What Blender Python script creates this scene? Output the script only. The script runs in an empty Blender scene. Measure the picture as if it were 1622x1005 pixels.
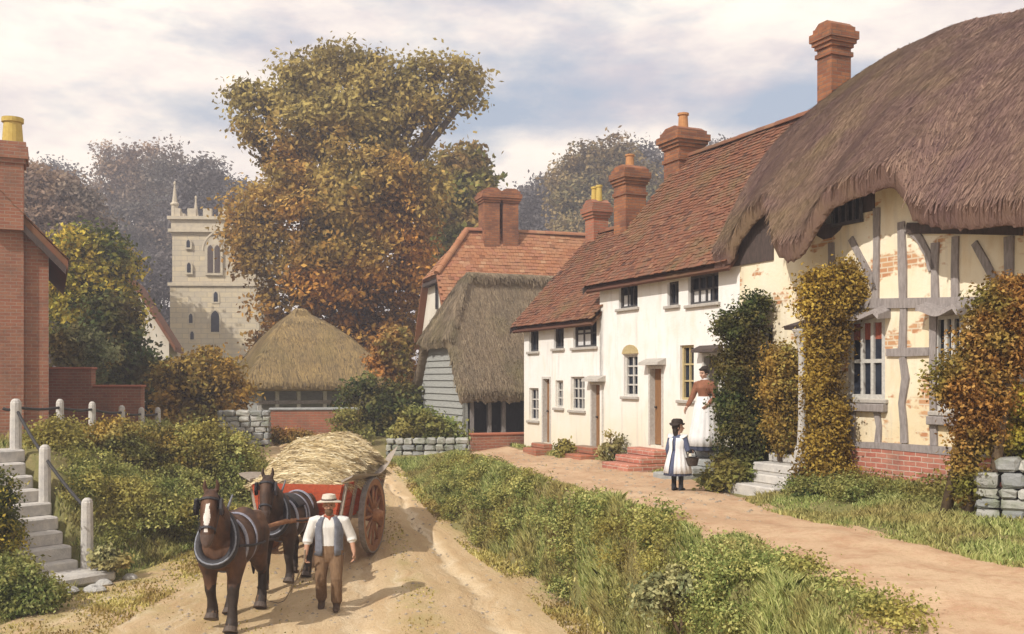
import bpy, bmesh, math, random
import numpy as np
from mathutils import Vector, Matrix
R = math.radians
SC = bpy.context.scene
COL = SC.collection
rng = np.random.default_rng(11)
random.seed(5)
EYE, FOC, CX, HY = 1.9, 1600.0, 811.0, 600.0   # eye height, focal length, principal column, horizon row (photo pixels)


def at(px, py, Y):
    return Vector(((px - CX) / FOC * Y, Y, EYE + (HY - py) / FOC * Y))


# ------------------------------------------------------------------ materials
class NT:
    def __init__(self, name):
        self.m = bpy.data.materials.new(name)
        self.m.use_nodes = True
        self.t = self.m.node_tree
        self.t.nodes.clear()
        self.out = self.t.nodes.new('ShaderNodeOutputMaterial')

    def n(self, typ, ins=None, **props):
        nd = self.t.nodes.new('ShaderNode' + typ)
        for k, v in props.items():
            setattr(nd, k, v)
        if ins:
            for k, v in ins.items():
                s = nd.inputs[k]
                if isinstance(v, bpy.types.NodeSocket):
                    self.t.links.new(v, s)
                else:
                    s.default_value = v
        return nd

    def noise(self, vec, scale, detail=5, rough=.6):
        nd = self.n('TexNoise', {'Vector': vec, 'Scale': scale, 'Detail': detail, 'Roughness': rough})
        return nd.outputs['Fac']

    def ramp(self, fac, stops):
        nd = self.n('ValToRGB', {'Fac': fac})
        cr = nd.color_ramp
        while len(cr.elements) < len(stops):
            cr.elements.new(.5)
        for e, (p, c) in zip(cr.elements, stops):
            e.position = p
            e.color = (c, c, c, 1) if isinstance(c, (int, float)) else (*c, 1)
        return nd.outputs['Color']

    def mix(self, fac, a, b, mode='MIX'):
        nd = self.n('Mix', data_type='RGBA', blend_type=mode)
        for idx, v in ((0, fac), (6, a), (7, b)):
            s = nd.inputs[idx]
            if isinstance(v, bpy.types.NodeSocket):
                self.t.links.new(v, s)
            else:
                s.default_value = v if idx == 0 else (*v, 1)
        return nd.outputs[2]

    def math(self, op, a, b):
        nd = self.n('Math', operation=op)
        for i, v in enumerate((a, b)):
            if isinstance(v, bpy.types.NodeSocket):
                self.t.links.new(v, nd.inputs[i])
            else:
                nd.inputs[i].default_value = v
        return nd.outputs[0]

    def obj(self):
        return self.n('TexCoord').outputs['Object']

    def pos(self):
        return self.n('NewGeometry').outputs['Position']

    def uv(self):
        return self.n('TexCoord').outputs['UV']

    def attr(self, name):
        return self.n('Attribute', attribute_name=name).outputs['Fac']

    def scaled(self, vec, s):
        return self.n('Mapping', {'Vector': vec, 'Scale': s}).outputs[0]

    def finish(self, color, rough=.9, height=None, bump=.3, dist=.02, spec=.25, metal=0):
        b = self.n('BsdfPrincipled')
        for k, v in (('Base Color', color), ('Roughness', rough), ('Specular IOR Level', spec), ('Metallic', metal)):
            if isinstance(v, bpy.types.NodeSocket):
                self.t.links.new(v, b.inputs[k])
            else:
                b.inputs[k].default_value = (*v, 1) if k == 'Base Color' else v
        if height is not None:
            bp = self.n('Bump', {'Height': height, 'Strength': bump, 'Distance': dist})
            self.t.links.new(bp.outputs[0], b.inputs['Normal'])
        self.t.links.new(b.outputs[0], self.out.inputs['Surface'])
        return self.m


def m_plain(name, c1, c2=None, scale=8, rough=.85, bump=.25, dist=.01, spec=.25, stretch=(1, 1, 1), metal=0):
    t = NT(name)
    v = t.scaled(t.obj(), stretch)
    f = t.noise(v, scale)
    c2 = c2 or tuple(x * .6 for x in c1)
    col = t.ramp(f, [(.32, c2), (.66, c1)])
    f2 = t.noise(v, scale * 6, 3)
    col = t.mix(t.math('MULTIPLY', f2, .35), col, tuple(x * .45 for x in c1))
    return t.finish(col, rough, f2, bump, dist, spec, metal)


def m_leaf(name, stops, var=None, vscale=.5, trans=.3, crown=None):
    """foliage: a random tint per leaf, patches of a second tone through the crown"""
    t = NT(name)
    a = t.attr('tint')
    n = len(stops)
    col = t.ramp(a, [((i + .5) / n, c) for i, c in enumerate(stops)])
    if var:
        f = t.ramp(t.noise(t.pos(), vscale, 3), [(.42, 0.), (.62, 1.)])
        col = t.mix(f, col, t.ramp(a, [(.1, tuple(x * .35 for x in var)), (.8, var)]))
    if crown:                     # leaves turn from the bottom of the crown up: (height, blend, tone) of the leaves still green
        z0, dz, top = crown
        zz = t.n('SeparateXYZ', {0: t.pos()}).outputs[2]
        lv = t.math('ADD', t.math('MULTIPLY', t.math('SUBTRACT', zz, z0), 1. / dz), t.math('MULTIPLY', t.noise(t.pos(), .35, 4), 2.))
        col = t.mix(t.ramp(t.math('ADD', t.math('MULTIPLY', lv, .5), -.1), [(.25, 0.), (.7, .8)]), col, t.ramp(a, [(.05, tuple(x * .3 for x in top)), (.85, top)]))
    d = t.n('BsdfDiffuse', {'Color': col})
    tr = t.n('BsdfTranslucent', {'Color': col})
    mx = t.n('MixShader', {0: trans, 1: d.outputs[0], 2: tr.outputs[0]})
    t.t.links.new(mx.outputs[0], t.out.inputs['Surface'])
    return t.m


def m_brick(name, c1, c2, mortar, rough=.9, dirt=(.08, .06, .05), bw=.225, rh=.077, ms=.009):
    t = NT(name)
    uv = t.uv()
    wob = t.n('VectorMath', {0: uv, 1: t.n('VectorMath', {0: t.n('TexNoise', {'Vector': uv, 'Scale': 3.}).outputs['Color'], 'Scale': .02}, operation='SCALE').outputs[0]}, operation='ADD').outputs[0]
    br = t.n('TexBrick', {'Vector': wob, 'Color1': (*c1, 1), 'Color2': (*c2, 1), 'Mortar': (*mortar, 1), 'Scale': 1., 'Mortar Size': ms,
                          'Mortar Smooth': .3, 'Bias': -.1, 'Brick Width': bw, 'Row Height': rh})
    col = t.mix(t.ramp(t.noise(uv, 1.3, 7, .7), [(.42, 0.), (.7, .65)]), br.outputs['Color'], dirt)
    col = t.mix(t.ramp(t.noise(uv, 14, 3), [(.4, 0.), (.8, .5)]), col, c2)
    h = t.math('SUBTRACT', t.noise(uv, 40, 3), t.math('MULTIPLY', br.outputs['Fac'], 1.2))
    return t.finish(col, rough, h, .5, .012)


def m_plaster(name, c1, c2, stain, stain_amt=.5, bricks=None, foot=None):
    t = NT(name)
    uv = t.uv()
    col = t.mix(t.ramp(t.noise(uv, 1.1), [(.35, 0.), (.7, 1.)]), c1, c2)
    col = t.mix(t.math('MULTIPLY', t.ramp(t.noise(t.scaled(uv, (2.2, .7, 1)), 1.7, 6), [(.5, 0.), (.75, 1.)]), stain_amt), col, stain)
    col = t.mix(t.math('MULTIPLY', t.noise(uv, 30, 3), .18), col, stain)
    if foot:
        zv = t.n('SeparateXYZ', {0: uv}).outputs[1]
        lv = t.math('ADD', zv, t.math('MULTIPLY', t.noise(uv, .9, 5), -2.2))
        col = t.mix(t.math('MULTIPLY', t.ramp(t.math('ADD', t.math('MULTIPLY', lv, -.45), .42), [(.1, 0.), (.75, 1.)]), .75), col, foot)
        col = t.mix(t.math('MULTIPLY', t.ramp(t.noise(t.scaled(uv, (5, .5, 1)), 1.2, 5), [(.56, 0.), (.74, 1.)]), .4), col, (.4, .36, .32))
    h = t.noise(uv, 18, 5)
    if bricks:
        br = t.n('TexBrick', {'Vector': uv, 'Color1': (.46, .22, .11, 1), 'Color2': (.54, .31, .16, 1), 'Mortar': (.6, .5, .36, 1), 'Scale': 1.,
                              'Mortar Size': .012, 'Brick Width': .24, 'Row Height': .08})
        mk = t.ramp(t.noise(t.scaled(uv, (1, 1.4, 1)), 1.25, 4, .65), [(bricks, 0.), (bricks + .05, 1.)])
        col = t.mix(mk, col, br.outputs['Color'])
        h = t.math('SUBTRACT', h, t.math('MULTIPLY', mk, .6))
    return t.finish(col, .95, h, .35, .015, .15)


def m_tile(name, stops, moss, moss_amt=.6):
    t = NT(name)
    col = t.ramp(t.attr('tint'), [(i / (len(stops) - 1), c) for i, c in enumerate(stops)])
    p = t.pos()
    col = t.mix(t.math('MULTIPLY', t.ramp(t.noise(p, .9, 6, .65), [(.48, 0.), (.68, 1.)]), moss_amt), col, moss)
    col = t.mix(t.math('MULTIPLY', t.noise(p, 12, 4), .3), col, (.06, .03, .02))
    return t.finish(col, .9, t.noise(p, 60, 3), .3, .008)


def m_thatch(name, stops, dark, moss=None, moss_amt=.5):
    t = NT(name)
    col = t.ramp(t.attr('tint'), [(i / (len(stops) - 1), c) for i, c in enumerate(stops)])
    p = t.pos()
    f = t.ramp(t.noise(t.scaled(p, (1, 1, .35)), 1.6, 6), [(.38, 0.), (.7, 1.)])
    col = t.mix(t.math('MULTIPLY', f, .55), col, dark)
    if moss:
        col = t.mix(t.math('MULTIPLY', t.ramp(t.noise(p, .55, 5), [(.5, 0.), (.68, 1.)]), moss_amt), col, moss)
    h = t.noise(t.scaled(p, (30, 30, 3)), 1.5, 4)
    return t.finish(col, 1., h, .8, .03, .1)


def m_ground(name, cols, scales=(.35, 2.5, 22), bump=.5, dist=.03):
    t = NT(name)
    p = t.pos()
    a, b, c, d = cols
    col = t.mix(t.ramp(t.noise(p, scales[0], 6), [(.38, 0.), (.62, 1.)]), a, b)
    col = t.mix(t.ramp(t.noise(p, scales[1], 6, .7), [(.46, 0.), (.7, .85)]), col, c)
    col = t.mix(t.ramp(t.noise(p, scales[2], 4, .7), [(.5, 0.), (.75, .7)]), col, d)
    h = t.math('ADD', t.noise(p, scales[2], 4), t.noise(p, scales[2] * 3.5, 3))
    return t.finish(col, .97, h, bump, dist, .1)


def m_road(name):
    """dry rutted lane: 'across' runs 0..1 from verge to verge, so wheel tracks are worn along it"""
    t = NT(name)
    p = t.pos()
    u = t.attr('across')
    wob = t.math('ADD', u, t.math('MULTIPLY', t.math('SUBTRACT', t.noise(p, .5, 4), .5), .09))
    col = t.mix(t.ramp(t.noise(p, .5, 6), [(.35, 0.), (.65, 1.)]), (.49, .35, .195), (.58, .435, .265))
    rut = t.ramp(wob, [(0., 0.), (.56, 0.), (.585, 1.), (.605, 1.), (.625, 0.), (.795, 0.), (.82, 1.), (.84, 1.), (.86, 0.)])
    col = t.mix(t.math('MULTIPLY', rut, t.ramp(t.noise(p, 1.3, 5), [(.38, .15), (.66, .75)])), col, (.7, .575, .4))
    yv = t.n('SeparateXYZ', {0: p}).outputs[1]
    sv = t.n('CombineXYZ', {0: t.math('MULTIPLY', wob, 26.), 1: t.math('MULTIPLY', yv, .22)}).outputs[0]
    st = t.noise(sv, 1., 6, .62)
    col = t.mix(t.math('MULTIPLY', t.ramp(st, [(.5, 0.), (.68, 1.)]), .6), col, (.38, .25, .13))
    col = t.mix(t.math('MULTIPLY', t.ramp(st, [(.28, 1.), (.42, 0.)]), .6), col, (.74, .64, .47))
    mid = t.ramp(wob, [(.0, 1.), (.3, .25), (.55, 0.), (.64, .0), (.7, .7), (.76, 0.), (.9, 0.), (.99, 1.)])
    gr = t.ramp(t.noise(p, 1.9, 7, .7), [(.42, 0.), (.6, 1.)])
    col = t.mix(t.math('MULTIPLY', mid, gr), col, (.36, .3, .12))
    col = t.mix(t.math('MULTIPLY', t.ramp(t.noise(t.scaled(p, (3, 1, 1)), 1.2, 6, .7), [(.5, 0.), (.7, 1.)]), .6), col, (.45, .29, .15))
    col = t.mix(t.ramp(t.noise(p, 24, 4, .7), [(.52, 0.), (.78, .6)]), col, (.34, .25, .15))
    h = t.math('ADD', t.math('ADD', t.noise(p, 16, 5), t.math('MULTIPLY', st, 1.6)), t.math('MULTIPLY', t.noise(p, 60, 3), .6))
    return t.finish(col, .97, h, .75, .04, .1)


# ------------------------------------------------------------------ objects
def world_loc(o):
    v = Vector((0, 0, 0))
    while o is not None:
        v += o.location
        o = o.parent
    return v


def tag(o, label=None, cat=None, group=None, kind=None):
    for k, v in (('label', label), ('category', cat), ('group', group), ('kind', kind)):
        if v:
            o[k] = v
    return o


def thing(name, label, cat, loc=(0, 0, 0), group=None):
    o = bpy.data.objects.new(name, None)
    o.empty_display_size = .3
    COL.objects.link(o)
    o.location = loc
    return tag(o, label, cat, group)


def link(name, V, F, mat, parent=None, tint=None, matidx=None, smooth=False, org=None, uv=None, recalc=False):
    V = np.asarray(V, float).reshape(-1, 3)
    if parent is not None:
        o0 = world_loc(parent)
    elif org is not None:
        o0 = Vector(org)
    else:
        lo, hi = V.min(0), V.max(0)
        o0 = Vector(((lo[0] + hi[0]) / 2, (lo[1] + hi[1]) / 2, lo[2]))
    V = V - np.array(o0)
    me = bpy.data.meshes.new(name)
    if isinstance(F, np.ndarray):
        k = F.shape[1]
        me.vertices.add(len(V))
        me.vertices.foreach_set('co', V.astype(np.float32).ravel())
        me.loops.add(F.size)
        me.loops.foreach_set('vertex_index', F.astype(np.int32).ravel())
        me.polygons.add(len(F))
        me.polygons.foreach_set('loop_start', np.arange(0, F.size, k, dtype=np.int32))
        me.update(calc_edges=True)
    else:
        me.from_pydata([tuple(v) for v in V], [], [tuple(int(i) for i in f) for f in F])
        me.update()
    if recalc:
        bm = bmesh.new()
        bm.from_mesh(me)
        bmesh.ops.recalc_face_normals(bm, faces=bm.faces)
        bm.to_mesh(me)
        bm.free()
    mats = mat if isinstance(mat, (list, tuple)) else [mat]
    for m in mats:
        me.materials.append(m)
    if matidx is not None:
        me.polygons.foreach_set('material_index', np.asarray(matidx, dtype=np.int32))
    if tint is not None:
        at_ = me.attributes.new('tint', 'FLOAT', 'FACE')
        at_.data.foreach_set('value', np.asarray(tint, dtype=np.float32))
    if smooth:
        me.polygons.foreach_set('use_smooth', np.ones(len(me.polygons), dtype=bool))
    if uv is not None:
        co = np.empty(len(me.vertices) * 3, np.float32)
        me.vertices.foreach_get('co', co)
        co = co.reshape(-1, 3) + np.array(o0) - np.array((uv.o[0], uv.o[1], 0))
        li = np.empty(len(me.loops), np.int32)
        me.loops.foreach_get('vertex_index', li)
        a = co @ np.array((*uv.x, 0)) + co @ np.array((*uv.y, 0))
        lay = me.uv_layers.new(name='UVMap')
        lay.data.foreach_set('uv', np.stack([a[li], co[li, 2]], 1).astype(np.float32).ravel())
    ob = bpy.data.objects.new(name, me)
    COL.objects.link(ob)
    if parent is not None:
        ob.parent = parent
    else:
        ob.location = o0
    return ob


class Fr:
    """plan frame: origin, first axis, second axis (unit 2-vectors)"""
    def __init__(self, o, x, y=None):
        self.o = o
        l = math.hypot(*x)
        self.x = (x[0] / l, x[1] / l)
        self.y = y or (-self.x[1], self.x[0])

    def p(self, a, b, z):
        return Vector((self.o[0] + self.x[0] * a + self.y[0] * b, self.o[1] + self.x[1] * a + self.y[1] * b, z))


IDF = Fr((0, 0), (1, 0))


class MB:
    def __init__(self):
        self.V, self.F, self.T = [], [], []

    def add(self, vs, fs, tint=.5):
        b = len(self.V)
        self.V += [tuple(v) for v in vs]
        self.F += [tuple(b + i for i in f) for f in fs]
        self.T += [tint] * len(fs)
        return self

    def hexa(self, p, tint=.5):
        """8 corners: bottom 0-3 round, top 4-7 round"""
        return self.add(p, [(3, 2, 1, 0), (4, 5, 6, 7), (0, 1, 5, 4), (1, 2, 6, 5), (2, 3, 7, 6), (3, 0, 4, 7)], tint)

    def box(self, a0, a1, b0, b1, z0, z1, fr=IDF, tint=.5):
        P = fr.p
        return self.hexa([P(a0, b0, z0), P(a1, b0, z0), P(a1, b1, z0), P(a0, b1, z0),
                          P(a0, b0, z1), P(a1, b0, z1), P(a1, b1, z1), P(a0, b1, z1)], tint)

    def rbox(self, a0, a1, b0, b1, z0, z1, fr=IDF, c=.01, tint=.5):
        """box with chamfered edges"""
        bm = bmesh.new()
        bmesh.ops.create_cube(bm, size=1)
        for v in bm.verts:
            v.co = Vector((a0 + (v.co.x + .5) * (a1 - a0), b0 + (v.co.y + .5) * (b1 - b0), z0 + (v.co.z + .5) * (z1 - z0)))
        bmesh.ops.bevel(bm, geom=bm.edges[:], offset=c, segments=1, affect='EDGES')
        bm.verts.index_update()
        self.add([fr.p(*v.co) for v in bm.verts], [[v.index for v in f.verts] for f in bm.faces], tint)
        bm.free()
        return self

    def prism(self, poly, fn0, fn1, tint=.5):
        """poly: 2-D outline, fn0/fn1 map an outline point to the near / far face"""
        n = len(poly)
        vs = [fn0(*q) for q in poly] + [fn1(*q) for q in poly]
        fs = [tuple(range(n)), tuple(range(2 * n - 1, n - 1, -1))] + [(i, (i + 1) % n, n + (i + 1) % n, n + i) for i in range(n)]
        return self.add(vs, fs, tint)

    def rings(self, rs, caps=True, tint=.5, closed=True):
        n = len(rs[0])
        b = len(self.V)
        vs = [v for r in rs for v in r]
        fs = []
        for k in range(len(rs) - 1):
            for i in range(n if closed else n - 1):
                j = (i + 1) % n
                fs.append((k * n + i, k * n + j, (k + 1) * n + j, (k + 1) * n + i))
        if caps:
            fs.append(tuple(range(n - 1, -1, -1)))
            fs.append(tuple((len(rs) - 1) * n + i for i in range(n)))
        return self.add(vs, fs, tint)

    def tube(self, pts, rad, n=8, side=None, round_ends=False, tint=.5):
        """tapered tube; a radius is a number or (across, along) pair, 'across' lies along side"""
        pts = [Vector(p) for p in pts]
        rad = [rad] * len(pts) if isinstance(rad, (int, float)) else rad
        rad = [(r, r) if isinstance(r, (int, float)) else r for r in rad]
        rs = []
        m = len(pts)
        prev = None
        for i in range(m):
            t = (pts[min(i + 1, m - 1)] - pts[max(i - 1, 0)]).normalized()
            if side is not None:
                s = Vector(side)
            elif prev is not None:
                s = prev
            else:
                s = Vector((1, 0, 0)) if abs(t.x) < .8 else Vector((0, 1, 0))
            s = (s - t * s.dot(t)).normalized()
            prev = s
            u = t.cross(s)
            def ring(c, k):
                return [c + s * (math.cos(2 * math.pi * j / n) * rad[i][0] * k) + u * (math.sin(2 * math.pi * j / n) * rad[i][1] * k) for j in range(n)]
            rr = min(rad[i])
            if round_ends and i == 0:
                rs += [ring(pts[i] - t * rr * .85, .45), ring(pts[i] - t * rr * .5, .82)]
            rs.append(ring(pts[i], 1))
            if round_ends and i == m - 1:
                rs += [ring(pts[i] + t * rr * .5, .82), ring(pts[i] + t * rr * .85, .45)]
        return self.rings(rs, tint=tint)

    def ball(self, c, r, n=12, tint=.5, rot=None):
        r = (r, r, r) if isinstance(r, (int, float)) else r
        c = Vector(c)
        rs = []
        for k in range(1, n // 2):
            a = math.pi * k / (n // 2)
            ring = [Vector((math.sin(a) * math.cos(2 * math.pi * j / n) * r[0], math.sin(a) * math.sin(2 * math.pi * j / n) * r[1], -math.cos(a) * r[2])) for j in range(n)]
            rs.append([c + (rot @ v if rot else v) for v in ring])
        return self.rings(rs, tint=tint)

    def lathe(self, c, prof, n=16, tint=.5, sx=1, sy=1):
        c = Vector(c)
        return self.rings([[c + Vector((math.cos(2 * math.pi * j / n) * r * sx, math.sin(2 * math.pi * j / n) * r * sy, z)) for j in range(n)] for r, z in prof], tint=tint)

    def build(self, name, mat, parent=None, smooth=False, uv=None, recalc=True, org=None):
        return link(name, self.V, self.F, mat, parent, tint=self.T, smooth=smooth, uv=uv, recalc=recalc, org=org)


def remesh(mb, voxel, iters=6, fac=.5):
    """one continuous skin round overlapping solids"""
    me = bpy.data.meshes.new('tmp')
    me.from_pydata([tuple(v) for v in mb.V], [], mb.F)
    bm = bmesh.new()
    bm.from_mesh(me)
    bmesh.ops.recalc_face_normals(bm, faces=bm.faces)
    bm.to_mesh(me)
    bm.free()
    ob = bpy.data.objects.new('tmp', me)
    COL.objects.link(ob)
    md = ob.modifiers.new('r', 'REMESH')
    md.mode = 'VOXEL'
    md.voxel_size = voxel
    if iters:
        s = ob.modifiers.new('s', 'SMOOTH')
        s.factor = fac
        s.iterations = iters
    dg = bpy.context.evaluated_depsgraph_get()
    ev = ob.evaluated_get(dg)
    m2 = ev.to_mesh()
    V = np.empty(len(m2.vertices) * 3, np.float32)
    m2.vertices.foreach_get('co', V)
    F = [tuple(p.vertices) for p in m2.polygons]
    ev.to_mesh_clear()
    bpy.data.objects.remove(ob)
    bpy.data.meshes.remove(me)
    return V.reshape(-1, 3).astype(float), F


# ------------------------------------------------------------------ foliage
def unit(a):
    return a / np.maximum(np.linalg.norm(a, axis=1, keepdims=True), 1e-9)


def leaf_quads(P, size, out=None, up=.5, asp=.6):
    n = len(P)
    nn = rng.normal(size=(n, 3))
    nn[:, 2] += up
    if out is not None:
        nn += out * .9
    nn = unit(nn)
    t = unit(np.cross(nn, rng.normal(size=(n, 3))))
    b = np.cross(nn, t)
    s = (size * rng.uniform(.6, 1.3, n))[:, None]
    V = np.stack([P - t * s, P + b * s * asp * rng.uniform(.7, 1.2, (n, 1)), P + t * s, P - b * s * asp], 1).reshape(-1, 3)
    return V, np.arange(n * 4).reshape(-1, 4)


def crown_pts(blobs, n, clump, per=36, inner=.22):
    """blobs: (centre, (rx,ry,rz)); leaves gather in clumps spread over and through each blob"""
    w = np.array([(r[0] * r[2] + r[0] * r[1]) for _, r in blobs])
    w = w / w.sum()
    P, T, O = [], [], []
    for (c, r), wi in zip(blobs, w):
        k = max(4, int(n * wi / per))
        d = unit(rng.normal(size=(k, 3)))
        rad = np.where(rng.random(k) < inner, rng.uniform(.25, .75, k), rng.uniform(.78, 1.06, k))
        cc = np.array(c) + d * rad[:, None] * np.array(r)
        cs = clump * rng.uniform(.6, 1.35, k)
        ct = rng.random(k)
        m = rng.integers(int(per * .6), int(per * 1.4), k)
        idx = np.repeat(np.arange(k), m)
        q = rng.normal(size=(len(idx), 3)) * cs[idx][:, None] * np.array((1, 1, .7)) * .62
        P.append(cc[idx] + q)
        O.append(unit(q + d[idx] * cs[idx][:, None] * .6))
        T.append(np.clip(ct[idx] * .7 + rng.random(len(idx)) * .3, 0, 1))
    return np.concatenate(P), np.concatenate(T), np.concatenate(O)


def pblobs(lst, Y, dep=1.):
    """blobs given as (px, py, rx, ry[, dY]) in photo pixels at depth Y, turned into metres where they stand"""
    out = []
    for b in lst:
        y = Y + (b[4] if len(b) > 4 else 0)
        s = y / FOC
        out.append((at(b[0], b[1], y), (b[2] * s, max(b[2], b[3]) * s * .9 * dep, b[3] * s)))
    return out


def plant(name, label, cat, blobs, n, leaf, clump, mat, base, barkmat, stem_r=.03, group=None, stems=4, part='foliage', stempart='stem', up=.5, per=36):
    base = Vector(base)
    t = thing(name, label, cat, base, group)
    P, T, O = crown_pts(blobs, n, clump, per)
    keep = P[:, 2] > base.z - .05
    P, T, O = P[keep], T[keep], O[keep]
    V, F = leaf_quads(P, leaf, O, up)
    link(part, V, F, mat, t, tint=T)
    mb = MB()
    bl = list(blobs)
    if stempart == 'trunk':
        cz = sum(b[0].z for b in bl) / len(bl)
        top = max(bl, key=lambda b: b[0].z)[0]
        fork = base.lerp(Vector((sum(b[0].x for b in bl) / len(bl), sum(b[0].y for b in bl) / len(bl), cz)), .55)
        mb.tube([base - Vector((0, 0, .3)), base.lerp(fork, .1), base.lerp(fork, .5) + Vector((stem_r * .4, 0, 0)), fork], [stem_r * 1.7, stem_r * 1.15, stem_r, stem_r * .85], 10)
        for c, r in bl:
            e = Vector(c)
            mid = fork.lerp(e, .5) + Vector((0, 0, .12 * (e - fork).length))
            tip = e + Vector((0, 0, r[2] * .6))
            mb.tube([fork - Vector((0, 0, stem_r)), mid, e, tip], [stem_r * .6, stem_r * .38, stem_r * .2, stem_r * .06], 6)
            for _ in range(4):
                d = Vector(rng.normal(size=3)).normalized()
                q = e + Vector((d.x * r[0], d.y * r[1], d.z * r[2])) * .85
                mb.tube([mid.lerp(e, .6), e.lerp(q, .5) + Vector((0, 0, .1 * r[2])), q], [stem_r * .22, stem_r * .13, stem_r * .04], 5)
    else:
        for i in range(stems):
            c, r = bl[i % len(bl)]
            e = Vector(c) + Vector((random.uniform(-.4, .4) * r[0], 0, r[2] * .3))
            s = base + Vector((random.uniform(-.5, .5) * stem_r * 6, random.uniform(-.5, .5) * stem_r * 6, -.1))
            mb.tube([s, s.lerp(e, .5) + Vector((random.uniform(-.1, .1) * r[0], 0, .1 * r[2])), e], [stem_r, stem_r * .7, stem_r * .25], 6)
    mb.build(stempart, barkmat, t, smooth=True)
    return t
# ------------------------------------------------------------------ world, sun, camera
SUN_EL, SUN_V = R(41), Vector((-.66, -.75, 0)).normalized()      # towards the sun, in plan
w = bpy.data.worlds.new('World')
SC.world = w
w.use_nodes = True
nt = w.node_tree
nt.nodes.clear()
def wn(typ, **p):
    nd = nt.nodes.new('ShaderNode' + typ)
    for k, v in p.items():
        setattr(nd, k, v)
    return nd
def wl(a, b):
    nt.links.new(a, b)
sky = wn('TexSky', sky_type='NISHITA', sun_disc=False, sun_elevation=SUN_EL, sun_rotation=math.atan2(SUN_V.x, SUN_V.y), air_density=1.2, dust_density=2.5)
tc = wn('TexCoord')
mp = wn('Mapping')
mp.inputs['Scale'].default_value = (1, 1, 2.6)
mp.inputs['Location'].default_value = (.35, .1, .2)
wl(tc.outputs['Generated'], mp.inputs['Vector'])
n1 = wn('TexNoise'); n1.inputs['Scale'].default_value = 3.1; n1.inputs['Detail'].default_value = 7; n1.inputs['Roughness'].default_value = .55
n2 = wn('TexNoise'); n2.inputs['Scale'].default_value = 4.2; n2.inputs['Detail'].default_value = 6; n2.inputs['Roughness'].default_value = .6
wl(mp.outputs[0], n1.inputs['Vector']); wl(mp.outputs[0], n2.inputs['Vector'])
def wramp(f, stops):
    nd = wn('ValToRGB')
    wl(f, nd.inputs[0])
    while len(nd.color_ramp.elements) < len(stops):
        nd.color_ramp.elements.new(.5)
    for e, (p, c) in zip(nd.color_ramp.elements, stops):
        e.position = p; e.color = (*c, 1)
    return nd.outputs[0]
cover = wramp(n1.outputs['Fac'], [(.36, (0, 0, 0)), (.5, (1, 1, 1))])
cloudc = wramp(n2.outputs['Fac'], [(.34, (.64, .59, .63)), (.47, (.92, .83, .77)), (.6, (1.16, 1.05, .9))])
def wmul(c, k):
    nd = wn('VectorMath', operation='SCALE')
    wl(c, nd.inputs[0]); nd.inputs['Scale'].default_value = k
    return nd.outputs[0]
mx = wn('Mix', data_type='RGBA')
wl(cover, mx.inputs[0])
mb_ = wn('Mix', data_type='RGBA')                 # thin veil between the clouds
mb_.inputs[0].default_value = .6
wl(sky.outputs[0], mb_.inputs[6]); mb_.inputs[7].default_value = (4.6, 5.8, 7.4, 1)
wl(mb_.outputs[2], mx.inputs[6]); wl(wmul(cloudc, 11.), mx.inputs[7])
bg = wn('Background'); bg.inputs['Strength'].default_value = .1
wl(mx.outputs[2], bg.inputs['Color'])
wo = wn('OutputWorld'); wl(bg.outputs[0], wo.inputs['Surface'])

sl = bpy.data.lights.new('sun', 'SUN')
sl.energy = 4.4; sl.angle = R(.6); sl.color = (1, .95, .875)
so = bpy.data.objects.new('sun', sl)
COL.objects.link(so)
sd = Vector((SUN_V.x * math.cos(SUN_EL), SUN_V.y * math.cos(SUN_EL), math.sin(SUN_EL)))
so.rotation_euler = sd.to_track_quat('Z', 'Y').to_euler()
so.location = sd * 60

cd = bpy.data.cameras.new('camera')
cd.sensor_width = 36; cd.lens = 36 * FOC / 1622
cd.shift_y = (HY - 502.5) / 1622
cd.clip_end = 2000
co = bpy.data.objects.new('camera', cd)
co.location = (0, 0, EYE); co.rotation_euler = (R(90), 0, 0)
COL.objects.link(co)
SC.camera = co
vs = SC.view_settings
vs.view_transform = 'Standard'; vs.look = 'None'; vs.exposure = .1; vs.gamma = 1; vs.use_curve_mapping = False
SC.render.engine = 'CYCLES'
SC.cycles.max_bounces = 6
SC.cycles.transparent_max_bounces = 8
SC.cycles.use_denoising = True

# ------------------------------------------------------------------ ground: cross-sections lofted along the lane
def curve(pts):
    ys, xs, zs = zip(*pts)
    yy = np.linspace(-12, 300, 3121)
    X, Z = np.interp(yy, ys, xs), np.interp(yy, ys, zs)
    k = np.ones(13) / 13
    def sm(a):
        return np.convolve(np.pad(a, 6, mode='edge'), k, mode='valid')
    X, Z = sm(sm(X)), sm(sm(Z))
    return lambda y: (np.interp(y, yy, X), np.interp(y, yy, Z))
ROADZ = [(-12, -2.2), (0, -2.1), (14.5, -1.77), (16.5, -1.7), (19.2, -1.5), (22, -.9), (25, -.35), (28, -.1), (32, .1), (60, .3), (300, 1)]
def rz(y):
    return float(np.interp(y, [a for a, _ in ROADZ], [b for _, b in ROADZ]))
def onroad(pts):
    ys = sorted(set([p[0] for p in pts] + [a for a, _ in ROADZ]))
    return [(y, float(np.interp(y, [p[0] for p in pts], [p[1] for p in pts])), rz(y)) for y in ys]
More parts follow.
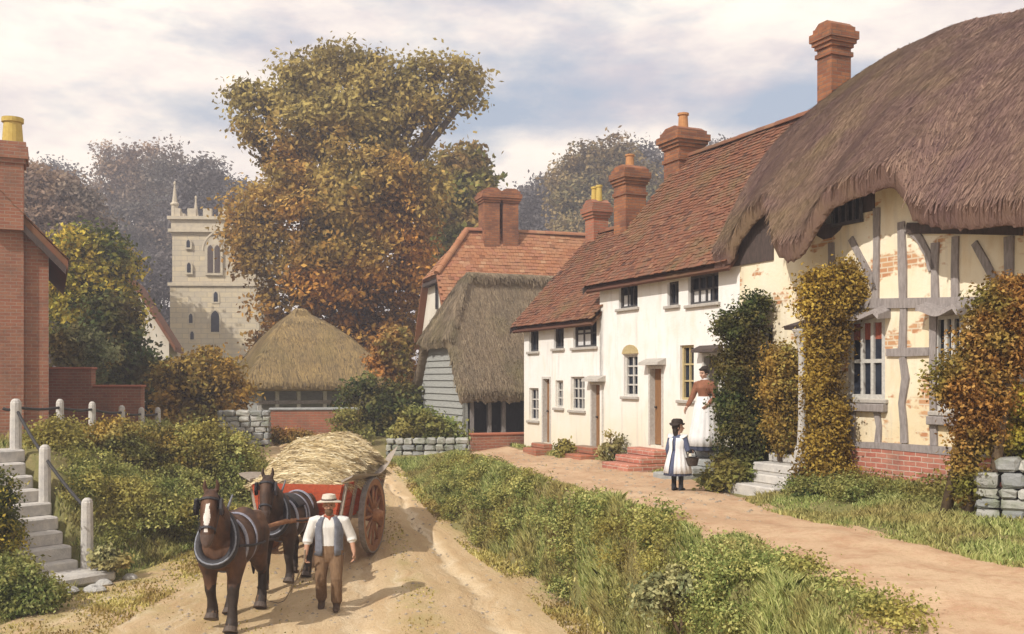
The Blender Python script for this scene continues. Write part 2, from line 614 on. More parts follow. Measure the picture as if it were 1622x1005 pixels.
CUR = [curve([(-12, -160, 1), (300, -160, 6)]),
       curve([(-12, -17, .75), (30, -18, .6), (60, -30, .3), (300, -80, 4)]),
       curve([(-12, -10.3, .55), (17, -9.8, .55), (19.4, -9.35, .52), (24, -9.5, .5), (30, -10.1, .4), (34, -11.5, .3), (60, -20, .3), (300, -60, 2)]),
       curve(onroad([(-12, -7.8), (15, -7.6), (17.7, -7.), (19, -6.2), (21, -5.6), (24, -5.5), (26, -6.4), (30, -9.3), (34, -10.8), (60, -19), (300, -50)])),
       curve(onroad([(-12, 1.6), (12, 1.7), (14.5, 1.45), (17.2, .65), (18.5, .02), (20.6, -1.05), (23.5, -2.25), (25, -2.7), (26.3, -3.3), (30, -6), (34, -8), (60, -15), (300, -40)])),
       curve([(-12, 2.7, 0), (7.5, 2.5, 0), (10.1, 2.5, 0), (11.7, 2.35, 0), (14, 1.9, 0), (16, 1.2, 0), (22.5, -.65, 0), (25, -1.4, -.12), (27, -1.3, -.08), (28.5, -1., 0), (60, 0, .3), (300, 0, 2)]),
       curve([(-12, 7.5, .05), (8, 6, .05), (10.5, 5.1, .03), (13, 4.2, 0), (16, 3.75, 0), (19, 3.3, 0), (22.5, 2.2, 0), (25, 1.2, -.02), (27, .2, -.02), (28.5, -.5, 0), (60, 3, .3), (300, 20, 2)]),
       curve([(-12, 18, .3), (0, 12.6, .35), (14, 6.37, .3), (17, 5.03, .28), (19, 4.15, .08), (27, .6, 0), (28.5, .1, .02), (60, 10, .3), (300, 40, 2)]),
       curve([(-12, 160, .4), (300, 160, 6)])]
SEG = [12, 14, 26, 64, 24, 34, 16, 14]
yl = np.concatenate([np.arange(-12, 8, .8), np.arange(8, 34, .16), np.arange(34, 64, 1.2), np.arange(64, 300, 12)])
def lumps(x, y):
    return (.035 * np.sin(1.7 * x + .6 * y) * np.sin(1.3 * y - .4 * x) + .02 * np.sin(4.1 * x + 2.2) * np.sin(3.7 * y + x) + .012 * np.sin(9.3 * x - 3 * y) * np.sin(8.1 * y))
rowsV, cols, acr = [], None, None
kx = [c(yl) for c in CUR]
GX, GZ, GA, GS = [], [], [], []
for s, nseg in enumerate(SEG):
    last = s == len(SEG) - 1
    for i in range(nseg + (1 if last else 0)):
        f = i / nseg
        if s == 0: f = 1 - (1 - f) ** 3
        if last: f = f ** 3
        h = f * f * (3 - 2 * f) if s in (2, 4) else f
        GX.append(kx[s][0] * (1 - f) + kx[s + 1][0] * f)
        z = kx[s][1] * (1 - h) + kx[s + 1][1] * h
        if s == 3:
            for c0, wd, dp in ((.595, .018, .07), (.83, .018, .07), (.3, .05, .02)):
                z = z - dp * np.exp(-((f - c0) / wd) ** 2)
            z = z + .05 * np.exp(-((f - .7) / .06) ** 2)
        GZ.append(z); GA.append(f); GS.append(s)
GX, GZ = np.array(GX).T, np.array(GZ).T
edge = (.05 * np.sin(2.3 * yl) + .04 * np.sin(5.3 * yl + 1) + .03 * np.sin(11.7 * yl) + .02 * np.sin(23 * yl))[:, None]
GX = GX + edge * np.isin(np.array(GS), (3, 4, 5))[None, :] * 1.
GY = np.repeat(yl[:, None], GX.shape[1], 1)
GZ = GZ + lumps(GX, GY) * np.where(np.array(GS) == 3, .5, 1.)[None, :]
def H(x, y):
    i = int(np.clip(np.searchsorted(yl, y), 1, len(yl) - 1))
    t = (y - yl[i - 1]) / (yl[i] - yl[i - 1])
    return float(np.interp(x, GX[i - 1], GZ[i - 1]) * (1 - t) + np.interp(x, GX[i], GZ[i]) * t)
def HV(x, y):
    return np.array([H(a, b) for a, b in zip(x, y)])
# bed for the garden steps cut into the left bank; grass keeps off every flight
SB, ST = Vector((-7.5, 17.75)), Vector((-9.45, 19.35))
sdir = (ST - SB).normalized()
SF = Fr(tuple(SB), tuple(sdir))
slen = (ST - SB).length
ROW = Fr((.33, 27.6), (.4058, -.914), (-.914, -.4058))      # first axis runs along the row to the near end, second axis out over the path
def infr(fr, X, Y):
    dx, dy = X - fr.o[0], Y - fr.o[1]
    return dx * fr.x[0] + dy * fr.x[1], dx * fr.y[0] + dy * fr.y[1]
sa_, sb_ = infr(SF, GX, GY)
lim = -1.5 + 2.06 * np.clip((sa_ - .12) / slen, 0, 1) - .1
bed = (sa_ > -.9) & (sa_ < slen + .25) & (sb_ > -.05) & (sb_ < 4.)
GZ = np.where(bed, np.minimum(GZ, lim), GZ)
def on_steps(x, y):
    a, b = infr(SF, x, y)
    c, d = infr(ROW, x, y)
    return ((a > -.75) & (a < slen + .3) & (b > -.05) & (b < 1.6)) | ((c > 10.75) & (c < 12.3) & (d < 1.9) & (d > -.2)) | ((c > 8.2) & (c < 9.6) & (d < 1.6) & (d > -.2))
nr, nc = GX.shape
VV = np.stack([GX, GY, GZ], 2).reshape(-1, 3)
ii = np.arange(nr - 1)[:, None] * nc + np.arange(nc - 1)[None, :]
FF = np.stack([ii, ii + 1, ii + nc + 1, ii + nc], 2).reshape(-1, 4)
G_MAT = m_ground('grassy_earth', [(.2, .19, .07), (.26, .2, .1), (.13, .14, .04), (.1, .08, .04)])
tag(link('ground', VV, FF, G_MAT, smooth=True, org=(0, 0, 0)), kind='structure')
def sheet(name, seg, ymax, mat, lift=.006):
    sel = [k for k, s in enumerate(GS) if s == seg]
    c0, c1 = sel[0], sel[-1] + 1
    rws = [k for k, y in enumerate(yl) if y <= ymax]
    X, Y, Z = (A[rws[0]:rws[-1] + 1, c0:c1 + 1] for A in (GX, GY, GZ))
    V = np.stack([X, Y, Z + lift], 2).reshape(-1, 3)
    r_, c_ = X.shape
    i2 = np.arange(r_ - 1)[:, None] * c_ + np.arange(c_ - 1)[None, :]
    o = link(name, V, np.stack([i2, i2 + 1, i2 + c_ + 1, i2 + c_], 2).reshape(-1, 4), mat, smooth=True, org=(0, 0, 0))
    a = o.data.attributes.new('across', 'FLOAT', 'POINT')
    a.data.foreach_set('value', np.tile(np.linspace(0, 1, c_), r_).astype(np.float32))
    return tag(o, kind='structure')
sheet('road', 3, 33, m_road('dry_lane'))
sheet('path', 5, 28.2, m_ground('footpath_earth', [(.46, .3, .185), (.56, .4, .26), (.38, .21, .125), (.34, .25, .12)]))

# ------------------------------------------------------------------ the row of cottages
def fu(px, w=0.):
    q = (px - CX) / FOC
    return (q * (27.6 - .4058 * w) - .33 + .914 * w) / (.4058 + .914 * q)
def fz(px, py, w=0.):
    return EYE + (HY - py) * (27.6 - .914 * fu(px, w) - .4058 * w) / FOC

M_WHITE = m_plaster('limewash', (.81, .8, .785), (.75, .73, .7), (.62, .5, .3), .35, foot=(.71, .63, .47))
M_CREAM = m_plaster('worn_plaster', (.78, .68, .48), (.8, .74, .6), (.6, .44, .24), .6, bricks=.555, foot=(.62, .47, .24))
M_FAR = m_plaster('far_plaster', (.72, .68, .6), (.66, .6, .5), (.5, .42, .3), .5)
M_RED = m_brick('red_brick', (.27, .1, .06), (.33, .15, .085), (.3, .22, .17))
M_REDP = m_brick('plinth_brick', (.42, .13, .09), (.5, .22, .15), (.55, .45, .36))
M_CHIM = m_brick('stack_brick', (.38, .15, .06), (.2, .07, .038), (.2, .13, .09), dirt=(.05, .035, .03))
M_DKBRICK = m_brick('step_brick', (.4, .13, .07), (.34, .14, .08), (.3, .22, .16))
M_POT = m_plain('terracotta', (.52, .26, .11), (.4, .18, .07), 12)
M_YPOT = m_plain('buff_pot', (.6, .44, .12), (.5, .34, .08), 12)
M_FRAME = m_plain('painted_frame', (.62, .6, .55), (.45, .42, .38), 20)
M_DKFRAME = m_plain('dark_frame', (.1, .09, .09), (.05, .05, .05), 20)
M_YFRAME = m_plain('ochre_frame', (.52, .42, .22), (.42, .32, .15), 20)
M_DOOR = m_plain('brown_door', (.3, .16, .07), (.2, .1, .05), 10, stretch=(6, 6, .6))
M_IRON = m_plain('iron', (.05, .045, .045), (.03, .03, .03), 20, .6)
M_TIMBER = m_plain('grey_oak', (.36, .32, .3), (.22, .19, .18), 9, stretch=(3, 3, .7), bump=.5)
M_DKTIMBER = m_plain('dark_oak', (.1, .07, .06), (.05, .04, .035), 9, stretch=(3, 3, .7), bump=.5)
M_SILL = m_plain('stone_sill', (.5, .46, .4), (.36, .33, .3), 14)
M_STONE = m_plain('pale_stone', (.62, .58, .52), (.42, .4, .38), 7, bump=.6, dist=.02)
M_GREYSTONE = m_plain('grey_stone', (.42, .42, .4), (.26, .27, .26), 5, bump=.7, dist=.03)
M_CURTAIN = m_plain('red_curtain', (.36, .1, .055), (.25, .07, .045), 14, stretch=(8, 8, .4))
M_NET = m_plain('net_curtain', (.72, .7, .68), (.6, .58, .56), 14, stretch=(8, 8, .4))
t_ = NT('window_glass')
gcol = t_.mix(t_.ramp(t_.noise(t_.obj(), 2.5, 3), [(.4, 0.), (.65, 1.)]), (.012, .014, .02), (.03, .036, .05))
M_GLASS = t_.finish(gcol, .2, t_.noise(t_.obj(), 6, 2), .08, .01, .035)
TILE_STOPS = [(.08, .038, .028), (.18, .07, .04), (.23, .095, .052), (.16, .085, .056), (.29, .145, .08)]
M_TILE = m_tile('old_tiles', TILE_STOPS, (.16, .12, .05), .6)
M_TILEF = m_tile('orange_tiles', [(.22, .09, .045), (.35, .145, .07), (.4, .185, .09), (.34, .14, .08), (.45, .25, .14)], (.34, .22, .13), .4)
M_THATCH = m_thatch('thatch', [(.08, .05, .04), (.165, .102, .078), (.215, .135, .1), (.29, .19, .135)], (.1, .055, .066), (.2, .15, .06), .4)
M_THATCHG = m_thatch('grey_thatch', [(.09, .066, .045), (.18, .135, .088), (.24, .18, .12), (.33, .26, .17)], (.12, .1, .075), (.2, .18, .07), .4)
M_THATCHY = m_thatch('barn_thatch', [(.11, .085, .055), (.25, .18, .09), (.34, .24, .11), (.45, .32, .14)], (.14, .11, .075), (.2, .16, .07), .4)


def wall_cells(mb, fr, a0, a1, z0, z1, holes, b=0., th=.28):
    """front wall slab with real openings"""
    A = sorted({a0, a1, *[v for h in holes for v in h[:2]]})
    Z = sorted({z0, z1, *[v for h in holes for v in h[2:4]]})
    def solid(i, j):
        if i < 0 or j < 0 or i >= len(A) - 1 or j >= len(Z) - 1:
            return False
        ca, cz = (A[i] + A[i + 1]) / 2, (Z[j] + Z[j + 1]) / 2
        return not any(h[0] < ca < h[1] and h[2] < cz < h[3] for h in holes)
    P = fr.p
    for i in range(len(A) - 1):
        for j in range(len(Z) - 1):
            if not solid(i, j):
                continue
            x0, x1, y0, y1 = A[i], A[i + 1], Z[j], Z[j + 1]
            for bb in (b, b - th):
                mb.add([P(x0, bb, y0), P(x1, bb, y0), P(x1, bb, y1), P(x0, bb, y1)], [(0, 1, 2, 3)])
            for di, dj, q in ((-1, 0, ((x0, y0), (x0, y1))), (1, 0, ((x1, y0), (x1, y1))), (0, -1, ((x0, y0), (x1, y0))), (0, 1, ((x0, y1), (x1, y1)))):
                if not solid(i + di, j + dj):
                    mb.add([P(q[0][0], b, q[0][1]), P(q[1][0], b, q[1][1]), P(q[1][0], b - th, q[1][1]), P(q[0][0], b - th, q[0][1])], [(0, 1, 2, 3)])


def window(parent, fr, a0, a1, z0, z1, b=0., nx=2, nz=2, mat=None, sill=True, fw=.05, rec=.09, mull=.035, curtain=None, rows=None, head=None):
    """casement in a reveal: frame with glazing bars; panes, sill, curtain as pieces of it"""
    mat = mat or M_FRAME
    m = MB()
    f0, f1 = b - rec - .04, b - rec + .03
    m.box(a0, a0 + fw, f0, f1, z0, z1, fr).box(a1 - fw, a1, f0, f1, z0, z1, fr)
    m.box(a0 + fw, a1 - fw, f0, f1, z0, z0 + fw, fr).box(a0 + fw, a1 - fw, f0, f1, z1 - fw, z1, fr)
    g0, g1 = f0 + .008, f1 - .012
    xs = [a0 + fw + (a1 - a0 - 2 * fw) * k / nx for k in range(1, nx)]
    zs = rows or [z0 + fw + (z1 - z0 - 2 * fw) * k / nz for k in range(1, nz)]
    for x in xs:
        m.box(x - mull / 2, x + mull / 2, g0, g1, z0 + fw, z1 - fw, fr)
    for z in zs:
        m.box(a0 + fw, a1 - fw, g0 + .004, g1 - .004, z - mull / 2, z + mull / 2, fr)
    wd = m.build('window', mat, parent)
    MB().box(a0 + .01, a1 - .01, f0 - .012, f0 - .004 + .02, z0 + .01, z1 - .01, fr).build('pane', M_GLASS, wd)
    if sill:
        MB().rbox(a0 - .07, a1 + .07, b - .06, b + .07, z0 - .07, z0 - .002, fr, .012).build('sill', M_SILL, wd)
    if curtain:
        c0, c1, cz0, cz1, cm = curtain
        q = MB()
        n = 24
        pts = [(c0 + (c1 - c0) * k / n, f0 + .022 + .006 * math.sin(k * 2.1)) for k in range(n + 1)]
        q.rings([[fr.p(a, bb, cz0) for a, bb in pts], [fr.p(a, bb, cz1) for a, bb in pts]], caps=False, closed=False)
        q.build('curtain', cm, wd)
    return wd


def door(parent, fr, a0, a1, z0, z1, b=0., mat=None, fmat=None, hood=None):
    m = MB()
    d0, d1 = b - .16, b - .11
    n = 4
    for k in range(n):
        x0, x1 = a0 + .06 + (a1 - a0 - .12) * k / n, a0 + .06 + (a1 - a0 - .12) * (k + 1) / n
        m.rbox(x0 + .003, x1 - .003, d0, d1, z0 + .01, z1 - .06, fr, .006)
    m.box(a0 + .06, a1 - .06, d0 - .02, d0 - .002, z0 + .01, z1 - .06, fr)
    dr = m.build('door', mat or M_DOOR, parent)
    f = MB()
    f.box(a0, a0 + .06, b - .2, b + .02, z0, z1, fr).box(a1 - .06, a1, b - .2, b + .02, z0, z1, fr).box(a0 + .06, a1 - .06, b - .2, b + .018, z1 - .06, z1, fr)
    f.build('door_frame', fmat or M_FRAME, dr)
    MB().ball(fr.p(a0 + .14, d1 + .03, z0 + (z1 - z0) * .48), .03, 8).build('handle', M_IRON, dr)
    return dr


def tiles(mb, P0, U, Vd, poly, tw=.155, ex=.1, th=.016, sag=None):
    """overlapping clay tiles on a sloping plane: P0 lower corner, U along the eave, Vd up the slope; poly is the roof outline in (u, v)"""
    P0, U, Vd = Vector(P0), Vector(U).normalized(), Vector(Vd).normalized()
    Nn = U.cross(Vd).normalized()
    if Nn.z < 0:
        Nn = -Nn
    us, vs = [p[0] for p in poly], [p[1] for p in poly]
    def inside(u, v):
        c = False
        for i in range(len(poly)):
            (x1, y1), (x2, y2) = poly[i], poly[i - 1]
            if (y1 > v) != (y2 > v) and u < (x2 - x1) * (v - y1) / (y2 - y1) + x1:
                c = not c
        return c
    rows = int((max(vs) - min(vs)) / ex)
    for r in range(rows):
        v0 = min(vs) + r * ex
        off = (r % 2) * tw / 2
        n = int((max(us) - min(us)) / tw) + 2
        for k in range(n):
            u0 = min(us) - tw / 2 + k * tw - off + tw / 2
            if not inside(u0 + tw / 2, v0 + ex * .5):
                continue
            dz = random.gauss(0, .004)
            j = random.gauss(0, .006)
            s = sag(u0, v0) if sag else 0.
            def p(u, v, h):
                return P0 + U * u + Vd * v + Nn * (h + dz + s)
            a, b_, c0, c1 = u0 + .004, u0 + tw - .004, v0 + j, v0 + ex * 1.45 + j
            mb.hexa([p(a, c0, .02), p(b_, c0, .02), p(b_, c1, .0), p(a, c1, .0), p(a, c0, .02 + th), p(b_, c0, .02 + th), p(b_, c1, th), p(a, c1, th)],
                    min(1, max(0, random.gauss(.5, .22))))


def slab(mb, pts, th):
    pts = [Vector(p) for p in pts]
    nn = (pts[1] - pts[0]).cross(pts[2] - pts[0]).normalized()
    if nn.z < 0:
        nn = -nn
    n = len(pts)
    mb.add([p - nn * .004 for p in pts] + [p - nn * th for p in pts], [tuple(range(n)), tuple(range(2 * n - 1, n - 1, -1))] + [(i, (i + 1) % n, n + (i + 1) % n, n + i) for i in range(n)], .1)


def ridge_tiles(mb, A, B, r=.11, L=.32):
    A, B = Vector(A), Vector(B)
    d = (B - A).normalized()
    s = Vector((-d.y, d.x, 0)).normalized()
    u = s.cross(d)
    if u.z < 0: u = -u
    n = max(1, int((B - A).length / L))
    for k in range(n):
        a, b = A.lerp(B, k / n), A.lerp(B, (k + 1) / n + .01)
        rr = r * (1 + .04 * (k % 2))
        q = lambda c, m: [c + s * (math.cos(t) * m) + u * (math.sin(t) * m - .04) for t in [math.pi * i / 7 for i in range(8)]]
        mb.rings([q(a, rr), q(b, rr * .94)], tint=min(1, max(0, random.gauss(.55, .2))))


def chimney(parent, fr, a, b, wa, wb, z0, z1, pots=(), mat=None, potmat=None, cap=.09, band=None, poth=.4, potr=.12):
    mat = mat or M_CHIM
    m = MB()
    m.box(a - wa / 2, a + wa / 2, b - wb / 2, b + wb / 2, z0, z1 - .42, fr)
    if band:
        m.box(a - wa / 2 - .035, a + wa / 2 + .035, b - wb / 2 - .035, b + wb / 2 + .035, band, band + .09, fr)
    for k, (e, h0, h1) in enumerate(((cap * .4, .42, .34), (cap * .8, .34, .26), (cap * 1.15, .26, .1), (cap * .6, .1, .0))):
        m.box(a - wa / 2 - e, a + wa / 2 + e, b - wb / 2 - e, b + wb / 2 + e, z1 - h0, z1 - h1, fr)
    ch = m.build('chimney', mat, parent, uv=fr)
    f = MB()
    e = cap * .4
    f.prism([(-wa / 2 - e, 0), (wa / 2 + e, 0), (wa * .3, .1), (-wa * .3, .1)], lambda x, z: fr.p(a + x, b - wb / 2 - e, z1 + .001 + z), lambda x, z: fr.p(a + x, b + wb / 2 + e, z1 + .001 + z))
    f.build('flaunching', mat, ch, uv=fr)
    for pa in pots:
        c = fr.p(a + pa, b, z1 + .06)
        MB().lathe(c, [(potr * 1.05, 0), (potr, .06), (potr * .85, poth * .85), (potr * 1.08, poth * .88), (potr * 1.08, poth), (potr * .75, poth), (potr * .72, poth * .6)], 14).build('chimney_pot', potmat or M_POT, ch, smooth=False)
    return ch


def steps(name, label, fr, a0, a1, b_out, b_in, z0, z1, n, mat, rough=.02, group=None):
    """a short flight up to a doorway: each tread its own slab"""
    t = thing(name, label, 'steps', fr.p((a0 + a1) / 2, (b_out + b_in) / 2, z0), group)
    for k in range(n):
        o = b_out + (b_in - b_out) * k / n
        za, zb = z0 - .1 if k == 0 else z0 + (z1 - z0) * k / n, z0 + (z1 - z0) * (k + 1) / n
        lo, hi = (b_in, o) if o > b_in else (o, b_in)
        m = MB()
        m.rbox(a0 + random.uniform(-rough, rough), a1 + random.uniform(-rough, rough), lo, hi + random.uniform(0, rough), za, zb, fr, .022)
        m.build('tread', mat, t, uv=fr)
    return t


# --- lower white cottage (far end) and taller white cottage
UB, UC, UEND = fu(950), fu(1172), 24.
def cottage(name, label, u0, u1, ze, zr, dr, dep, wins, doors, wmat, ov=.3, zb=-.25, hooky=()):
    t = thing(name, label, 'cottage', ROW.p((u0 + u1) / 2, 0, 0))
    holes = [(h['a'][0], h['a'][1], h['z'][0], h['z'][1]) for h in wins + doors]
    m = MB()
    wall_cells(m, ROW, u0, u1, zb, ze, holes)
    m.box(u0, u1, -dep, -.285, zb, ze - .1, ROW)
    for ua, ub in ((u0, u0 + .25), (u1 - .25, u1)):
        m.prism([(0, ze), (-dr, zr - .14), (-dr * 2, ze)], lambda w_, z: ROW.p(ua, w_ - .001, z), lambda w_, z: ROW.p(ub, w_ - .001, z))
    m.build('wall', wmat, t, uv=ROW)
    for h in wins:
        kw = {k: v for k, v in h.items() if k not in ('a', 'z')}
        window(t, ROW, h['a'][0], h['a'][1], h['z'][0], h['z'][1], **kw)
    for h in doors:
        kw = {k: v for k, v in h.items() if k not in ('a', 'z')}
        door(t, ROW, h['a'][0], h['a'][1], h['z'][0], h['z'][1], **kw)
    # roof
    m = MB()
    g = .22
    A, B = u0 - g, u1 + (.02 if hooky else .1)
    slope = (zr - ze) / dr
    ez = ze - ov * slope + .12
    E0, E1 = ROW.p(A, ov, ez), ROW.p(B, ov, ez)
    R0 = ROW.p(A, -dr, zr)
    L = (R0 - E0).length
    U = (E1 - E0)
    Vd = (R0 - E0)
    Lu = U.length
    sag = lambda u, v: -.07 * math.sin(math.pi * min(1, max(0, u / Lu))) * math.sin(math.pi * min(1, max(0, v / L))) + .015 * math.sin(u * 2.7) * math.sin(v * 1.9)
    tiles(m, E0, U, Vd, [(0, 0), (Lu, 0), (Lu, L), (0, L)], sag=sag)
    slab(m, [ROW.p(A + .02, ov - .02, ez - .11), ROW.p(B - .01, ov - .02, ez - .11), ROW.p(B - .01, -dr, zr - .11), ROW.p(A + .02, -dr, zr - .11)], .06)
    slab(m, [ROW.p(A, -dr * 2 - ov, ez), ROW.p(B, -dr * 2 - ov, ez), ROW.p(B, -dr, zr), ROW.p(A, -dr, zr)], .09)
    ridge_tiles(m, ROW.p(A, -dr, zr + .03), ROW.p(B, -dr, zr + .03))
    rf = m.build('roof', M_TILE, t)
    b = MB()
    b.prism([(ov + .02, ez - .18), (ov + .02, ez - .03), (-dr, zr - .02), (-dr, zr - .17)], lambda w_, z: ROW.p(A - .035, w_, z), lambda w_, z: ROW.p(A - .004, w_, z))
    b.build('bargeboard', M_DKTIMBER, rf)
    b = MB()
    b.box(u0, u1, .004, .09, ze - .14, ze - .02, ROW)
    b.build('eave_board', M_DKTIMBER, rf)
    return t, rf

def box_px(x0, y0, x1, y1):
    """opening measured in photo pixels, laid on the front of the row"""
    xm = (x0 + x1) / 2
    return {'a': (fu(x0), fu(x1)), 'z': (fz(xm, y1), fz(xm, y0))}
def wpx(x0, y0, x1, y1, **k):
    return {**box_px(x0, y0, x1, y1), **k}
AW = [wpx(838, 522, 853, 557, nx=2, nz=1, mat=M_DKFRAME), wpx(877, 514, 893, 552, nx=2, nz=1, mat=M_DKFRAME),
      wpx(908, 506, 945, 550, nx=3, nz=2, mat=M_DKFRAME),
      wpx(838, 615, 853, 666, nx=2, nz=3), wpx(880, 603, 892, 646, nx=2, nz=3), wpx(904, 597, 926, 650, nx=3, nz=3)]
c_ = AW[2]
AW[2]['curtain'] = (c_['a'][0] + .06, c_['a'][0] + (c_['a'][1] - c_['a'][0]) * .66, c_['z'][0] + .05, c_['z'][0] + .42, M_NET)
AD = [wpx(859, 597, 873, 702, mat=M_DOOR), wpx(936, 606, 956, 712, mat=M_DOOR)]
BW = [wpx(980, 450, 1010, 488, nx=3, nz=1, mat=M_DKFRAME), wpx(1057, 446, 1075, 484, nx=2, nz=1, mat=M_DKFRAME), wpx(1090, 434, 1138, 481, nx=4, nz=2, mat=M_DKFRAME),
      wpx(988, 562, 1010, 628, nx=2, nz=4), wpx(1077, 547, 1099, 634, nx=2, nz=3, mat=M_YFRAME)]
for k, f in ((0, .4), (2, .6)):
    c_ = BW[k]
    BW[k]['curtain'] = (c_['a'][0] + .06, c_['a'][0] + (c_['a'][1] - c_['a'][0]) * f, c_['z'][0] + .05, c_['z'][0] + .3, M_NET)
BD = [wpx(1028, 580, 1051, 706, mat=M_DOOR), wpx(1113, 560, 1141, 712, mat=M_DKTIMBER)]
tA, rA = cottage('white_cottage', 'low white cottage with two doors, at the far end of the row', 0, UB - .004, 3.5, 5.95, 2.2, 4.6, AW, AD, M_WHITE)
tB, rB = cottage('white_cottage', 'taller white cottage between the low one and the thatched one', UB, UC - .004, 4.3, 7.3, 2.45, 5., BW, BD, M_WHITE, hooky=(1,))
# arch over the tall window, hoods over doors
c_ = BW[3]
a0, a1, zt = c_['a'][0] - .04, c_['a'][1] + .04, c_['z'][1] + .02
pts = [(a0, zt), (a1, zt)] + [((a0 + a1) / 2 + (a1 - a0) / 2 * math.cos(t), zt + .2 * math.sin(t)) for t in [math.pi * k / 8 for k in range(1, 8)]]
MB().prism(pts, lambda a, z: ROW.p(a, .002, z), lambda a, z: ROW.p(a, .03, z)).build('window_arch', M_YFRAME, tB)
for T_, D_, mm in ((tB, BD[0], M_SILL), (tB, BD[1], M_DKTIMBER), (tA, AD[1], M_SILL)):
    a0, a1, z = D_['a'][0] - .1, D_['a'][1] + .1, D_['z'][1]
    MB().prism([(.003, z + .02), (.22, z + .02), (.2, z + .08), (.003, z + .16)], lambda b, zz: ROW.p(a0, b, zz), lambda b, zz: ROW.p(a1, b, zz)).build('door_hood', mm, T_)
# chimneys of the row
chimney(rA, ROW, .1, -2.2, .5, .46, 5.4, 6.8, (-.14, .14), M_DKBRICK, M_YPOT, potr=.09, poth=.45)
chimney(rA, ROW, 1.75, -2.3, .62, .62, 5.7, 7.45, (0.,), M_CHIM, M_POT, band=6.75, poth=.36)
chimney(rB, ROW, UB - .2, -2.45, .68, .68, 5.6, 7.95, (0.,), M_CHIM, M_POT, cap=.12, band=7.2, poth=.42, potr=.13)
# doorsteps
steps('brick_doorstep', 'small brick doorstep at the first door from the far end', ROW, AD[0]['a'][0] - .12, AD[0]['a'][1] + .12, .5, .01, -.02, .22, 2, M_DKBRICK)
steps('brick_doorstep', 'worn brick doorstep below the door beside the taller cottage', ROW, AD[1]['a'][0] - .3, AD[1]['a'][1] + .02, .62, .01, -.04, .3, 2, M_DKBRICK)
steps('brick_steps', 'broad red brick steps up to the middle door of the row', ROW, BD[0]['a'][0] - .35, BD[0]['a'][1] + .15, .95, .01, -.02, .42, 3, M_REDP)
steps('stone_steps', 'grey stone steps the woman in the white apron stands on', ROW, 8.45, 9.35, 1.15, .01, -.02, .52, 4, M_GREYSTONE)
# ------------------------------------------------------------------ thatch: a rounded solid with loose straws lying down its slopes
def straws(V, F, n, L=.38, wd=.013, lift=.012, zmin=.22, fringe=None):
    tri = np.array([(f[0], f[i], f[i + 1]) for f in F for i in range(1, len(f) - 1)])
    a, b, c = V[tri[:, 0]], V[tri[:, 1]], V[tri[:, 2]]
    nn = np.cross(b - a, c - a)
    ar = np.linalg.norm(nn, axis=1)
    nn = unit(nn)
    wgt = ar * (nn[:, 2] > zmin) * (nn[:, 2] < .9)
    k = rng.choice(len(tri), n, p=wgt / wgt.sum())
    u, v = rng.random((n, 1)), rng.random((n, 1))
    sw = (u + v) > 1
    u, v = np.where(sw, 1 - u, u), np.where(sw, 1 - v, v)
    P = a[k] + (b[k] - a[k]) * u + (c[k] - a[k]) * v
    N = nn[k]
    down = np.array([0, 0, -1.]) + N * N[:, 2:3]
    down = unit(down + rng.normal(size=(n, 3)) * .1)
    down = unit(down - N * (down * N).sum(1, keepdims=True))
    side = np.cross(N, down)
    ln = (L * rng.uniform(.5, 1.4, n))[:, None]
    ww = (wd * rng.uniform(.6, 1.5, n))[:, None]
    A0 = P - down * ln * .12 + N * .004
    A1 = P + down * ln * .7 + N * (lift * rng.uniform(.4, 2., (n, 1)))
    Q = np.stack([A0 - side * ww, A0 + side * ww, A1 + side * ww * .6, A1 - side * ww * .6], 1).reshape(-1, 3)
    return Q, np.arange(4 * n).reshape(-1, 4), np.clip(rng.normal(.55, .25, n), 0, 1)


def thatch(name, mb, voxel, mat, n, parent, it=8, L=.38, wd=.013):
    V, F = remesh(mb, voxel, it)
    Q, FQ, T = straws(V, F, n, L, wd)
    b = len(V)
    V2 = np.concatenate([V, Q])
    F2 = list(F) + [tuple(b + i for i in f) for f in FQ]
    return link(name, V2, F2, mat, parent, tint=np.concatenate([np.full(len(F), .45), T]))


# --- the thatched, half-timbered cottage at the near end of the row
tC = thing('thatched_cottage', 'timber framed cottage with a huge sweeping thatched roof at the near end of the row', 'cottage', ROW.p(15, 0, 0))
C0 = UC
EAVE = [(1140, 418, .34), (1152, 412, .34), (1163, 382, .3), (1186, 350, .3), (1211, 330, .3), (1220, 396, .78), (1242, 413, .85), (1264, 404, .82), (1285, 362, .76), (1310, 322, .72),
        (1350, 302, .7), (1400, 289, .7), (1418, 302, .72), (1438, 345, .78), (1470, 353, .8), (1622, 353, .8)]
eu = [fu(p, w_) for p, _, w_ in EAVE]
ez_ = [fz(p, q, w_) for p, q, w_ in EAVE]
ew = [w_ for *_, w_ in EAVE]
ez_ = [z + .27 for z in ez_]
eu = [eu[0] - .3] + eu + [UEND + 3]; ez_ = [ez_[0]] + ez_ + [ez_[-1]]; ew = [ew[0]] + ew + [ew[-1]]
def eavez(u): return float(np.interp(u, eu, ez_))
def eavew(u): return float(np.interp(u, eu, ew))
RD = 2.75
def ridgez(u): return float(np.interp(u, [9, 9.9, 11.2, 12.2, 13.2, 15, 30], [7.4, 7.72, 8.1, 8.12, 7.98, 7.8, 7.8]))
mb = MB()
secs = []
